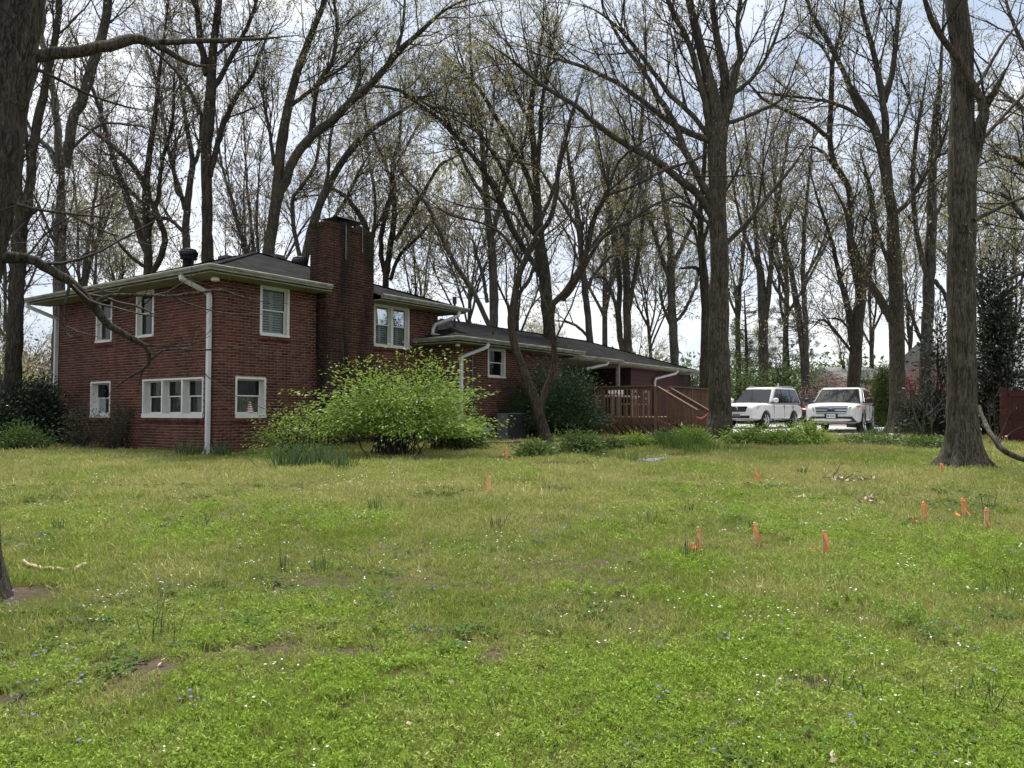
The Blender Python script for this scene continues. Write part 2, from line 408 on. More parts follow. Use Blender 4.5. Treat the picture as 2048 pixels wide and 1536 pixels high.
mb.poly([(12.8, -1.2, -.1), (12.8, 4.8, -.1), (12.8, 4.8, 3), (12.8, -1.2, 3)])
mb.poly([(12.8, 4.8, -.1), (19.0, 4.8, -.1), (19.0, 4.8, 3), (12.8, 4.8, 3)])
mb.build('back_wall', MT['dark_wall'], house)
# choose the 300 bricks that show largest; the rest stay joined, one mesh for each wall
scored = []
for wi, (w, o, rz, lst, st, un, pick) in enumerate(ALLB):
    if not pick: continue
    for bi, (b0, b1, z0, z1) in enumerate(lst):
        if b1 - b0 < .19: continue
        p = topx(frame_world(o, rz, b0, 0, z0)); q = topx(frame_world(o, rz, b1, 0, z1))
        if (470 < p[0] < 980 and p[1] > 700) or p[1] > 840 or p[1] < 590 and p[0] < 640: continue
        scored.append((abs(q[0] - p[0]) * abs(p[1] - q[1]), wi, bi))
scored.sort(reverse=True); picked = {}
for _, wi, bi in scored[:300]: picked.setdefault(wi, set()).add(bi)
unit_me = MB().box(0, BW - BJ, -.007, .02, 0, BH - BJ, 'k').mesh('brick')
unit_ch = unit_me.copy()
unit_me.materials.append(MT['brick_unit']); unit_ch.materials.append(MT['chimney_unit'])
rng = np.random.default_rng(5)
for wi, (w, o, rz, lst, st, un, pick) in enumerate(ALLB):
    V = []; Q = []
    for bi, (b0, b1, z0, z1) in enumerate(lst):
        if bi in picked.get(wi, ()):
            b = link('brick', unit_ch if un == 'chimney_unit' else unit_me, w); b.location = (b0, float(rng.uniform(-.002, .002)), z0); continue
        n = len(V); y0 = -.007 + float(rng.uniform(-.002, .002)); y1 = .015
        V += [(b0, y0, z0), (b1, y0, z0), (b1, y1, z0), (b0, y1, z0), (b0, y0, z1), (b1, y0, z1), (b1, y1, z1), (b0, y1, z1)]
        Q += [(n, n + 1, n + 5, n + 4), (n + 1, n + 2, n + 6, n + 5), (n + 3, n, n + 4, n + 7), (n + 4, n + 5, n + 6, n + 7), (n, n + 3, n + 2, n + 1)]
    c = link('brickwork', np_mesh('brickwork', np.array(V), np.array(Q)), w, MT[st]); c['kind'] = 'stuff'
# rowlock brick sills
def window(o, rz, a0, a1, z0, z1, style, label=None, sillbrick=True):
    mb = MB(); d = .15 if style == 'deep' else .07; cw = .045 if style == 'deep' else .065
    sh = .10 if style == 'deep' else .055
    y0 = -.02; zb = z0 + sh
    mb.box(a0, a1, y0 - .02, d, z0, zb)                       # sill board
    mb.box(a0, a0 + cw, y0, d + .02, zb, z1); mb.box(a1 - cw, a1, y0, d + .02, zb, z1); mb.box(a0 + cw, a1 - cw, y0, d + .02, z1 - cw, z1)
    n = {'deep3': 3}.get(style, 1)
    w = mb.build('window', MT['white_paint'], house); w.location = (o[0], o[1], 0); w.rotation_euler = (0, 0, rz)
    if label: w['label'] = label
    return w, (a0 + cw, a1 - cw, zb, z1 - cw, d)
def sash(w, a0, a1, z0, z1, d, fill, slide=.52):
    zm = z0 + (z1 - z0) * slide; t = .03
    for (b, c, yy) in ((z0, zm + .015, d + .012), (zm - .015, z1, d - .016)):
        s = MB(); s.box(a0, a0 + t, yy, yy + .025, b, c); s.box(a1 - t, a1, yy, yy + .025, b, c)
        s.box(a0 + t, a1 - t, yy + .001, yy + .026, b, b + t * (1.3 if b == z0 else .9)); s.box(a0 + t, a1 - t, yy + .001, yy + .026, c - t, c)
        so = s.build('sash', MT['white_paint'], w)
        MB().poly([(a0 + t, yy + .015, b), (a1 - t, yy + .015, b), (a1 - t, yy + .015, c), (a0 + t, yy + .015, c)]).build('pane', MT['glass'], w)
    r = MB().box(a0 - .02, a1 + .02, d + .04, d + 1.3, z0 - .05, z1 + .02, 'f').build('interior', MT['room'], w)
    if fill == 'shutter':
        s = MB(); am = (a0 + a1) / 2; yy = d + .07
        for (p, q) in ((a0, am), (am, a1)):
            s.box(p + .003, p + .05, yy, yy + .03, z0, z1); s.box(q - .05, q - .003, yy, yy + .03, z0, z1)
            s.box(p + .05, q - .05, yy + .002, yy + .032, z0, z0 + .06); s.box(p + .05, q - .05, yy + .002, yy + .032, z1 - .06, z1)
            s.box(p + .05, q - .05, yy + .002, yy + .032, zm - .025, zm + .025)
            z = z0 + .085
            while z < z1 - .06:
                s.poly([(p + .05, yy + .002, z - .024), (q - .05, yy + .002, z - .024), (q - .05, yy + .03, z + .022), (p + .05, yy + .03, z + .022)]); z += .062
        s.build('shutter', MT['shutter'], w)
    else:
        s = MB(); n = 26; x0, x1 = a0, (a0 + (a1 - a0) * .42 if fill == 'half' else a1)
        zt = z1 if fill == 'half' else zm
        P = [(x0 + (x1 - x0) * i / n, d + .1 + .02 * math.sin(i * 1.9)) for i in range(n + 1)]
        for i in range(n): s.poly([(*P[i], z0), (*P[i + 1], z0), (*P[i + 1], zt), (*P[i], zt)])
        s.build('curtain', MT['curtain'], w)
def sill_bricks(w, a0, a1, z0):
    n = int((a1 - a0 + .1) / .0677); st = (a1 - a0 + .1) / n
    V = []; Q = []
    for i in range(n):
        x0 = a0 - .05 + i * st; x1 = x0 + st - .009; k = len(V); zt, zb = z0 - .004, z0 - .105
        V += [(x0, -.035, zb), (x1, -.035, zb), (x1, .03, zb), (x0, .03, zb), (x0, -.035, zt - .01), (x1, -.035, zt - .01), (x1, .03, zt), (x0, .03, zt)]
        Q += [(k, k + 1, k + 5, k + 4), (k + 1, k + 2, k + 6, k + 5), (k + 3, k, k + 4, k + 7), (k + 4, k + 5, k + 6, k + 7), (k, k + 3, k + 2, k + 1)]
    s = link('brick_sill', np_mesh('brick_sill', np.array(V), np.array(Q)), w, MT['brick_wall'])
FR, FL = ((0, 0), 0), ((0, LL), -PI / 2)
for fr, (a0, a1, z0, z1), style, fill, lab in (
        (FR, WINS_R[0], 'deep', 'low', 'deep-set white ground floor window on the chimney side'), (FR, WINS_R[1], 'up', 'shutter', 'white upper window left of the chimney with louvred shutters'),
        (FL, wl_ops[0], 'up', 'half', 'upper window farthest from the corner downspout'), (FL, wl_ops[1], 'up', 'half', 'upper window nearer the corner downspout'),
        (FL, wl_ops[2], 'deep', 'low', 'deep-set window behind the bare rose bushes')):
    w, q = window(fr[0], fr[1], a0, a1, z0, z1, style, lab); sash(w, *q, fill); sill_bricks(w, a0, a1, z0)
w, q = window((0, 0), 0, *WINS_R[2], 'up', 'double upper window with louvred shutters beside the chimney')
am = (q[0] + q[1]) / 2
MB().box(am - .045, am + .045, -.02, q[4] + .02, q[2], q[3]).build('mullion', MT['white_paint'], w)
sash(w, q[0], am - .045, *q[2:], 'shutter'); sash(w, am + .045, q[1], *q[2:], 'shutter'); sill_bricks(w, *WINS_R[2][:3])
w, q = window((0, LL), -PI / 2, *wl_ops[3], 'deep', 'wide triple window in white casing near the corner')
wd = (q[1] - q[0] - .12) / 3
for i in range(3):
    x0 = q[0] + i * (wd + .06); sash(w, x0, x0 + wd, *q[2:], 'low' if i else 'half')
    if i: MB().box(x0 - .06, x0, -.015, q[4] + .02, q[2], q[3]).build('mullion', MT['white_paint'], w)
sill_bricks(w, *wl_ops[3][:3])
w, q = window(WG, 0, 8.42 - 6.9, 9.33 - 6.9, 2.05, 2.98, 'up', 'small white wing window above the dark yew'); sash(w, *q, 'half')
# a small flag on the sill of the corner window
fl = MB()
for i in range(6):
    fl.tube([(1.0, .22, 1.0 + i * .045), (1.0, .22, 1.0 + (i + 1) * .045)], [.10 - i * .013, .10 - (i + 1) * .013], 8)
m, nt, out = nodes('striped_flag'); wv = nt.nodes.new('ShaderNodeTexWave'); wv.bands_direction = 'Z'; setin(wv, Scale=6.0); nt.links.new(coords(nt, 'Object'), wv.inputs['Vector'])
bsdf(nt, out, ramp(nt, wv.outputs['Color'], [(.45, (.3, .03, .03)), (.55, (.7, .68, .65))]).outputs[0])
fl.build('flag', MT['striped_flag'], house)
# roofs
SL = 1.53 / 4.35; ZE = 4.13
EX0, EX1, EY0, EY1 = -.6, 8.09, -.6, 8.1; AX0, AX1, AY = 3.70, 3.79, 3.75; ZA = ZE + SL * 4.35
rb = MB()
rb.poly([(EX0, EY0, ZE), (CH[0] - .01, EY0, ZE), (CH[0] - .01, CH[3], ZE + SL * (CH[3] + .6)), (CH[1] + .01, CH[3], ZE + SL * (CH[3] + .6)), (CH[1] + .01, EY0, ZE), (EX1, EY0, ZE), (AX1, AY, ZA), (AX0, AY, ZA)])
rb.poly([(EX1, EY0, ZE), (EX1, EY1, ZE), (AX1, AY, ZA)]); rb.poly([(EX1, EY1, ZE), (EX0, EY1, ZE), (AX0, AY, ZA), (AX1, AY, ZA)]); rb.poly([(EX0, EY1, ZE), (EX0, EY0, ZE), (AX0, AY, ZA)])
roof = rb.build('roof', MT['shingle'], house); roof.modifiers.new('s', 'SOLIDIFY').thickness = .03
def ridge_cap(pts, par):
    b = MB()
    for p, q in pts:
        p, q = Vector(p), Vector(q); n = max(1, int((q - p).length / .3))
        for i in range(n):
            s, e = p.lerp(q, i / n), p.lerp(q, (i + 1.12) / n); b.tube([s + Vector((0, 0, .008)), e + Vector((0, 0, .02))], .085, 6, True, (1, .28))
    b.build('ridge_cap', MT['shingle'], par)
ridge_cap([((EX0, EY0, ZE), (AX0, AY, ZA)), ((EX1, EY0, ZE), (AX1, AY, ZA)), ((EX0, EY1, ZE), (AX0, AY, ZA))], roof)
GP = [(0, 0), (.09, .01), (.105, -.01), (.10, -.05), (.075, -.075), (.07, -.11), (0, -.115)]     # gutter profile: outward, height
def gutter(path, z, closed_ends=True):
    """path: list of (x, y, nx, ny) eave points with mitre offset direction"""
    b = MB(); k = len(GP)
    for (x, y, nx, ny) in path:
        for o, h in GP: b.v.append((x + nx * o, y + ny * o, z + h))
    for i in range(len(path) - 1):
        for j in range(k):
            j2 = (j + 1) % k; b.f.append((i * k + j, i * k + j2, (i + 1) * k + j2, (i + 1) * k + j))
    b.f.append(tuple(range(k))); b.f.append(tuple((len(path) - 1) * k + j for j in range(k)))
    return b.build('gutter', MT['gutter'], house)
gutter([(CH[1] + .03, EY0, 0, -1), (EX1, EY0, 1, -1), (EX1, EY1, 1, 1), (EX0, EY1, -1, 1), (EX0, EY0, -1, -1), (CH[0] - .06, EY0, 0, -1)], ZE + .03)
sb = MB()
sb.box(EX0, CH[0] - .02, EY0, 0, 4.0, 4.03); sb.box(CH[1] + .02, EX1, EY0, 0, 4.0, 4.03); sb.box(EX0, 0, 0, EY1, 4.0, 4.03); sb.box(7.49, EX1, 0, EY1, 4.0, 4.03)
sb.build('soffit', MT['soffit'], house)
# wing roof: eave in three steps
ER = 4.30; rb = MB(); WX0, WX1, WYB, RY = 6.45, 25.25, 6.82, 2.57
segs = [(6.45, 13.41, -1.68, 3.10, 10.7, 13.41), (13.15, 16.75, -1.45, 3.00, 13.15, 16.75), (16.75, 25.25, -1.25, 2.96, 16.75, 21.0)]
for x0, x1, y, z, r0, r1 in segs: rb.poly([(x0, y, z), (x1, y, z), (r1, RY, ER), (r0, RY, ER)])
rb.poly([(6.45, WYB, 3.1), (6.45, -1.68, 3.1), (10.7, RY, ER)]); rb.poly([(25.25, -1.25, 2.96), (25.25, WYB, 2.96), (21.0, RY, ER)])
rb.poly([(25.25, WYB, 2.96), (6.45, WYB, 3.1), (10.7, RY, ER), (21.0, RY, ER)])
wroof = rb.build('wing_roof', MT['shingle'], house); wroof.modifiers.new('s', 'SOLIDIFY').thickness = .025
ridge_cap([((6.45, -1.68, 3.1), (10.7, RY, ER)), ((10.7, RY, ER), (21.0, RY, ER)), ((21.0, RY, ER), (25.25, -1.25, 2.96))], wroof)
gutter([(6.45, 0.0, -1, 0), (6.45, -1.68, -1, -1), (13.41, -1.68, 0, -1)], 3.13)
gutter([(13.0, -1.45, 0, -1), (16.75, -1.45, 0, -1)], 3.02); gutter([(16.6, -1.25, 0, -1), (25.25, -1.25, 1, -1), (25.25, WYB, 1, 1)], 2.98)
sb = MB(); sb.box(6.45, 6.9, -1.68, 0, 2.96, 2.99); sb.box(6.9, 13.41, -1.68, -1.2, 2.96, 2.99)
sb.box(12.81, 16.75, -1.45, 4.79, 2.87, 2.90); sb.box(16.76, 25.25, -1.25, 4.79, 2.83, 2.86); sb.box(24.81, 25.25, 4.8, WYB, 2.83, 2.86)
sb.build('soffit', MT['soffit'], house)
# red lap siding beyond the covered patio, with dark gaps between the boards
sx0, sx1 = 18.6, 24.8
for i in range(15):
    b = MB(); z = .05 + i * .19; b.prism([(sx0, -.93, z), (sx0, -.955, z), (sx0, -.935, z + .19), (sx0, -.93, z + .19)], (sx1 - sx0, 0, 0)); b.build('siding_board', MT['siding'], house)
MB().box(sx0 - .05, sx0, -.9, 4.79, -.1, 2.83).build('patio_side_wall', MT['dark_wall'], house)  # dark colour stands in for the shade inside the recess
MB().box(sx0 - .05, sx0 + .06, -.97, -.9, -.1, 2.83).build('siding_corner', MT['siding'], house)
MB().box(16.70, 16.82, -1.36, -1.24, -.1, 2.865).build('patio_post', MT['gutter'], house)
MB().box(12.81, 18.55, -1.1, 4.79, .45, .62).build('patio_floor', MT['concrete'], house)
# chimney crown and cover
cx, cy = (CH[0] + CH[1]) / 2, (CH[2] + CH[3]) / 2
kb = MB().box(.01, CH[1] - CH[0] - .01, .01, CH[3] - CH[2] - .01, 5.66, 5.842)
for j in range(3):
    z0 = 5.64 + j * BH; e = .03 if j else .015; x0, x1, y0, y1 = -e, CH[1] - CH[0] + e, -e, CH[3] - CH[2] + e; n = 8
    for i in range(n):
        a = x0 + (x1 - x0) * (i + (.5 if j % 2 else 0)) / n; b = min(a + (x1 - x0) / n - .01, x1)
        kb.box(a, b, y0, y0 + .1, z0, z0 + BH - .009); kb.box(a, b, y1 - .1, y1, z0, z0 + BH - .009)
    for i in range(3):
        a = y0 + .11 + (y1 - y0 - .22) * i / 3; b = a + (y1 - y0 - .22) / 3 - .01; kb.box(x0, x0 + .1, a, b, z0, z0 + BH - .009); kb.box(x1 - .1, x1, a, b, z0, z0 + BH - .009)
kb.build('crown_course', MT['chimney_brick'], ch_f)['kind'] = 'stuff'
cb = MB(); cb.tube([(cx, cy, 5.84), (cx, cy, 6.02)], .16, 10)
zz = 6.02; c4 = [(cx - .5, cy - .33, zz), (cx + .5, cy - .33, zz), (cx + .5, cy + .33, zz), (cx - .5, cy + .33, zz)]
cb.poly(c4)
for i in range(4): cb.poly([c4[i], c4[(i + 1) % 4], (cx, cy, zz + .12)])
cb.tube([(cx + .3, cy - .2, 5.84), (cx + .3, cy - .2, 5.95)], .09, 8)
cb.build('chimney_cover', MT['dark_metal'], house)
MB().tube([(CH[0] + .62, CH[2] - .045, 5.82), (CH[0] + .62, CH[2] - .045, 4.95)], .016, 6).build('mast', MT['grey_metal'], house)
MB().tube([(CH[0] + 1.2, CH[2] - .045, 5.95), (CH[0] + 1.2, CH[2] - .045, 5.2)], .012, 6).build('mast', MT['grey_metal'], house)
# roof vents
def turbine(x, y, zb):
    b = MB(); b.lathe([(.15, -.1), (.15, .28), (.24, .30), (.24, .33)], (x, y, zb), 16)
    n = 20
    for i in range(n):
        w = 2 * PI * i / n; prev = None
        prof = [(.20, .33), (.255, .42), (.255, .5), (.2, .58)]
        for (r0, h0), (r1, h1) in zip(prof, prof[1:]):
            a, c = w, w + .42
            b.poly([(x + r0 * math.cos(a), y + r0 * math.sin(a), zb + h0), (x + r0 * .86 * math.cos(c), y + r0 * .86 * math.sin(c), zb + h0),
                    (x + r1 * .86 * math.cos(c), y + r1 * .86 * math.sin(c), zb + h1), (x + r1 * math.cos(a), y + r1 * math.sin(a), zb + h1)])
    b.lathe([(.0, .62), (.12, .61), (.21, .58), (.21, .565), (0, .56)], (x, y, zb), 16)
    b.build('turbine_vent', MT['dark_metal'], roof, True)
turbine(2.5, 5.25, 5.15); turbine(5.15, 3.55, 5.15)
for x, y, z in ((3.25, 4.45, 5.44), (4.25, 3.5, 5.52)):
    MB().prism([(x - .2, y - .2, z), (x + .2, y - .2, z), (x + .16, y - .16, z + .13), (x - .16, y - .16, z + .13)], (0, .4, 0)).build('box_vent', MT['dark_metal'], roof)
MB().tube([(8.9, .5, 3.5), (8.9, .5, 4.55)], .04, 8).tube([(8.9, .5, 4.5), (8.9, .5, 4.72)], .07, 8).build('vent_pipe', MT['dark_metal'], wroof)
MB().tube([(9.9, -.3, 3.3), (9.9, -.3, 3.62)], .03, 8).build('vent_pipe', MT['dark_metal'], wroof)
# downspouts
def spout(pts, r=.062, n=4, label=None):
    o = MB().tube(pts, r, n).build('downspout', MT['white_metal'], house)
    if label: o['label'] = label
    return o
spout([(-.64, .45, 4.03), (-.64, .43, 3.95), (-.10, .24, 3.68), (-.09, .22, 3.58), (-.09, .22, .12), (-.3, .18, .0)], label='tall white downspout at the near corner')
spout([(-.64, 7.98, 4.03), (-.64, 7.95, 3.93), (-.06, 7.56, 3.62), (-.06, 7.55, 3.5), (-.06, 7.55, .05)])
spout([(7.75, -.64, 4.03), (7.72, -.62, 3.90), (7.2, -.16, 3.62), (7.15, -.12, 3.5), (7.12, -.12, 3.32), (7.0, -.5, 3.24)], .055, 8)
spout([(7.75, -1.73, 3.0), (7.7, -1.72, 2.9), (7.05, -1.31, 2.6), (7.03, -1.30, 2.5), (7.03, -1.3, .02)], .06, 4)
spout([(15.6, -1.5, 2.9), (15.55, -1.45, 2.8), (14.8, -1.0, 2.62)], .055, 6)
spout([(22.6, -1.3, 2.86), (22.5, -1.25, 2.75), (20.8, -1.03, 2.45), (20.75, -1.02, 2.3), (20.75, -1.02, .1)], .06, 6)
# small fittings on the wing
MB().lathe([(.0, 0), (.07, .01), (.075, .06), (.03, .1)], (6.72, -1.42, 2.86), 10).build('eave_light', MT['white_paint'], house)
MB().lathe([(.0, 0), (.09, .02), (.09, .08), (.03, .12)], (-.28, -.28, 3.86), 10).build('eave_light', MT['white_paint'], house)
MB().tube([(7.62, -1.25, 2.9), (7.62, -1.25, .9)], .022, 6).build('conduit', MT['grey_metal'], house)
MB().box(7.53, 7.71, -1.30, -1.21, 1.35, 1.62).lathe([(.075, 0), (.075, .09), (0, .1)], (7.62, -1.4, 1.5), 14, 'y').build('electric_meter', MT['grey_metal'], house)
v = MB()
v.box(8.05, 8.5, -1.215, -1.19, .28, .31).box(8.05, 8.5, -1.215, -1.19, .47, .5).box(8.05, 8.08, -1.215, -1.19, .31, .47).box(8.47, 8.5, -1.215, -1.19, .31, .47)
for i in range(5): v.poly([(8.08, -1.205, .32 + i * .03), (8.47, -1.205, .32 + i * .03), (8.47, -1.185, .345 + i * .03), (8.08, -1.185, .345 + i * .03)])
v.build('crawl_vent', MT['dark_metal'], house)
# ------------------------------------------------------------------ deck
def hloc(x, y, z=0): return hw(x, y, 0) + np.array([0, 0, z])
DX, DY = 12.4, -4.88                                   # near corner of the deck in house axes
dg = float(gz(*hw(DX, DY, 0)[:2])) - H0[2]
deck = empty('wooden_deck', hw(DX, DY, dg), HZR, 'weathered brown wooden deck with baluster railing and stairs beside the yew', 'deck')
DF, RT = .70, 1.72                                    # deck floor and rail top above its ground
LXX, LYY = 5.3, 3.7
for i in range(26):
    y = .02 + i * .143
    MB().box(.02, LXX, y, y + .136, DF - .035, DF).build('floor_board', MT['deck_wood'], deck)
MB().box(0, .04, 0, LYY, DF - .24, DF - .036).box(.04, LXX, 0, .04, DF - .24, DF - .036).build('rim_joist', MT['deck_wood'], deck)
def post(x, y, z1, w=.1): MB().box(x - w / 2, x + w / 2, y - w / 2, y + w / 2, -.05, z1).build('post', MT['deck_wood'], deck)
for x, y in ((0.0, -.03), (.98, -.03), (2.9, -.03), (LXX, -.03), (-.03, 1.9), (-.03, LYY)): post(x, y, RT - .04)
MB().box(-.11, .03, .05, LYY, RT - .038, RT).build('rail_cap', MT['deck_wood'], deck); MB().box(.93, LXX, -.11, .03, RT - .037, RT + .001).build('rail_cap', MT['deck_wood'], deck)
MB().box(-.02, .02, .05, LYY, RT - .13, RT - .04).build('rail', MT['deck_wood'], deck); MB().box(1.03, LXX, -.02, .02, RT - .13, RT - .04).build('rail', MT['deck_wood'], deck)
bal = MB().box(-.017, .017, -.02, .02, 0, 1.16).mesh('baluster'); bal.materials.append(MT['deck_wood'])
n = int((LYY - .1) / .12)
for i in range(n):
    o = link('baluster', bal, deck); o.location = (-.04, .12 + i * .12, RT - .04 - 1.16)
n = int((LXX - 1.1) / .105)
for i in range(n):
    o = link('baluster', bal, deck); o.location = (1.1 + i * .105, -.042, RT - .04 - 1.16); o.rotation_euler = (0, 0, PI / 2)
def diag(axis, a0, a1, z0, z1, step=.26, w=.2, thick=.022):
    """diagonal skirt boards clipped to the rectangle"""
    s = a0 - (z1 - z0)
    while s < a1:
        P = [(s + (z1 - z0), z0), (s + (z1 - z0) + w, z0), (s + w, z1), (s, z1)]
        if axis == 'y': P = [(a0 + a1 - a, z) for a, z in P]
        def clip(P, f, g):
            R = []
            for i in range(len(P)):
                a, b = P[i], P[(i + 1) % len(P)]
                if f(a): R.append(a)
                if f(a) != f(b): R.append(g(a, b))
            return R
        for lim, sg in ((a0, 1), (a1, -1)):
            if not P: break
            P = clip(P, lambda q: sg * (q[0] - lim) >= 0, lambda a, b: (lim, a[1] + (b[1] - a[1]) * (lim - a[0]) / (b[0] - a[0])))
        if len(P) >= 3:
            if axis == 'y': MB().prism([(-.005, a, z) for a, z in P], (thick, 0, 0)).build('skirt_board', MT['deck_wood'], deck)
            else: MB().prism([(a, -.005, z) for a, z in P], (0, thick, 0)).build('skirt_board', MT['deck_wood'], deck)
        s += step
diag('y', .06, LYY, -.1, DF - .25); diag('x', 1.2, LXX, -.1, DF - .25)
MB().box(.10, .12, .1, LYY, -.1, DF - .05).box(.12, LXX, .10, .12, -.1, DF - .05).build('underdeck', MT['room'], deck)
# stairs run out from the corner opening
SLN = 1.25
for sx in (.02, .94):
    MB().prism([(sx, -.02, DF - .05), (sx, -.02, DF - .3), (sx, -SLN, -.05), (sx, -SLN - .2, -.05), (sx, -SLN - .2, .1)], (.04, 0, 0)).build('stringer', MT['deck_wood'], deck)
    post(sx + .02, -SLN - .05, .95, .09)
    y0, y1, z0, z1 = -.08, -SLN - .15, RT - .07, .90
    MB().prism([(sx - .05, y0, z0), (sx + .09, y0, z0), (sx + .09, y0, z0 + .04), (sx - .05, y0, z0 + .04)], (0, y1 - y0, z1 - z0)).build('stair_rail', MT['deck_grey'], deck)
    MB().prism([(sx, y0, z0 - .1), (sx + .035, y0, z0 - .1), (sx + .035, y0, z0 - .012), (sx, y0, z0 - .012)], (0, y1 - y0, z1 - z0)).build('stair_rail', MT['deck_wood'], deck)
    for i in range(9):
        y = -.16 - i * .125; t = (y - y0) / (y1 - y0); zt = z0 + (z1 - z0) * t - .03; zb = max(.02, DF - .2 + (-.05 - DF + .2) * t)
        MB().box(sx - .025, sx + .012, y - .017, y + .017, zb, zt).build('baluster', MT['deck_wood'], deck)
for i in range(3):
    y = -.1 - i * .32; MB().box(.06, .94, y - .3, y, DF - .19 * (i + 1) - .035, DF - .19 * (i + 1)).build('tread', MT['deck_wood'], deck)
def dworld(x, y, z): return hw(DX + x, DY + y, dg + z)
# pink tape across the stair, top and bottom
m, nt, out = nodes('pink_tape'); bsdf(nt, out, (.85, .16, .22), .45)
def tape(p, q, sag, name, label):
    p, q = Vector(p), Vector(q); n = 8; b = MB(); d = (q - p).normalized(); up = Vector((0, 0, 1)); pts = []
    for i in range(n + 1):
        t = i / n; pts.append(p.lerp(q, t) - up * sag * 4 * t * (1 - t))
    for i in range(n):
        a, c = pts[i], pts[i + 1]; h = up * .022; k = d.cross(up) * .001
        b.prism([a - h, c - h, c + h, a + h], k)
    return tag(b.build(name, MT['pink_tape']), label, 'tape')
tape(dworld(.04, -.11, RT - .10), dworld(.96, -.11, RT - .16), .01, 'marking_tape', 'taut pink tape stretched across the top of the deck stairs')
tape(dworld(.0, -SLN - .13, .72), dworld(.98, -SLN - .13, .86), .10, 'marking_tape', 'sagging pink tape tied across the foot of the deck stairs')
# patio furniture seen through the balusters
t = empty('patio_table', dworld(1.6, 2.2, DF), HZR, 'long white-topped patio table seen through the deck balusters', 'table')
simple('patio_tan', (.34, .27, .19), .7)
MB().box(-1.0, 1.0, -.4, .4, .70, .74).build('table_top', MT['white_paint'], t)
for x in (-.9, .9):
    for y in (-.32, .32): MB().box(x - .03, x + .03, y - .03, y + .03, 0, .70).build('leg', MT['patio_tan'], t)
def chair(x, y, rz, lab):
    c = empty('patio_chair', dworld(x, y, DF), HZR + rz, lab, 'chair')
    MB().box(-.22, .22, -.22, .22, .42, .46).build('seat', MT['patio_tan'], c)
    b = MB(); b.box(-.22, -.18, .19, .23, .46, .9).box(.18, .22, .19, .23, .46, .9).box(-.18, .18, .2, .22, .82, .92).box(-.18, .18, .2, .22, .6, .66); b.build('backrest', MT['patio_tan'], c)
    for a in (-.2, .2):
        for d in (-.2, .2): MB().box(a - .02, a + .02, d - .02, d + .02, 0, .42).build('leg', MT['patio_tan'], c)
chair(.75, 1.3, PI, 'tan patio chair nearest the deck corner post'); chair(1.75, 1.35, PI, 'tan patio chair at the far end of the table')
ball = MB().lathe([(0, .0), (.1, .03), (.15, .12), (.12, .22), (.05, .27), (0, .28)], (0, 0, 0), 14)
for x, lab in ((.9, 'pale rounded pot on the patio table near the deck corner'), (1.5, 'pale rounded pot on the patio table by the yew')):
    o = ball.build('flower_pot', MT['white_paint'], None, True); o.location = dworld(x, 2.0, DF + .741); tag(o, lab, 'pot')

# ------------------------------------------------------------------ air conditioner and bits by the wall
g = float(gz(*hw(9.3, -2.2, 0)[:2])) - H0[2]
ac = empty('air_conditioner', hw(8.08, -2.2, g), HZR, 'dark grey air conditioner unit standing by the wing wall', 'air conditioner')
MB().box(0, 1.15, 0, .8, -.05, .04).build('pad', MT['concrete'], ac)
MB().box(.06, 1.05, .05, .40, .05, .82).build('cabinet', MT['ac_dark'] if 'ac_dark' in MT else simple('ac_dark', (.035, .037, .04), .5), ac, bevel=.01)
MB().box(.035, .06, .04, .41, .05, .84).build('service_panel', MT['grey_metal'], ac)
MB().box(.03, 1.07, .03, .42, .821, .845).build('lid', MT['grey_metal'], ac)
gb = MB()
for i in range(13):
    z = .12 + i * .05; gb.box(.1, 1.0, .035, .049, z, z + .02)
gb.build('grille', MT['ac_dark'], ac)
gm = empty('gas_meter', hw(7.95, -1.55, g), HZR, 'grey gas meter with pipes low on the wing wall', 'meter')
MB().lathe([(0, -.1), (.13, -.1), (.15, 0), (.13, .1), (0, .1)], (0, 0, .28), 16, 'y').build('body', MT['grey_metal'], gm, True)
MB().tube([(-.1, 0, .0), (-.1, 0, .45), (.0, 0, .5), (.35, 0, .5), (.4, 0, .45), (.4, 0, 0)], .02, 6).build('pipe', MT['grey_metal'], gm)
ub = MB().box(-.26, .26, -.12, .12, 0, .75); o = ub.build('utility_cabinet', MT['white_metal'], None, bevel=.015); p = ground_px(877, 893); o.location = at(877, 880, 21.2); o.location.z = float(gz(*o.location[:2])) - .02; o.rotation_euler = (0, 0, HZR); tag(o, 'white utility cabinet half hidden behind the green shrub', 'cabinet')
d = empty('crawlspace_door', hw(5.95, -.03, 0.0), HZR, 'low white access door in the wall behind the green shrub', 'door')
MB().box(-.4, .4, -.05, -.01, .0, .85).build('door_leaf', MT['white_paint'], d); MB().box(.3, .33, -.08, -.05, .4, .5).build('handle', MT['grey_metal'], d)
# power line from the wing roof to the wood
def cable(p, q, sag, r, name, label):
    p, q = Vector(p), Vector(q); pts = [p.lerp(q, i / 16) - Vector((0, 0, sag * 4 * (i / 16) * (1 - i / 16))) for i in range(17)]
    return tag(MB().tube(pts, r, 5).build(name, MT['dark_metal']), label, 'wire')
cable(hw(8.9, .5, 4.7), at(1720, 560, 52), .6, .012, 'power_line', 'thin black power line running from the wing roof into the trees')

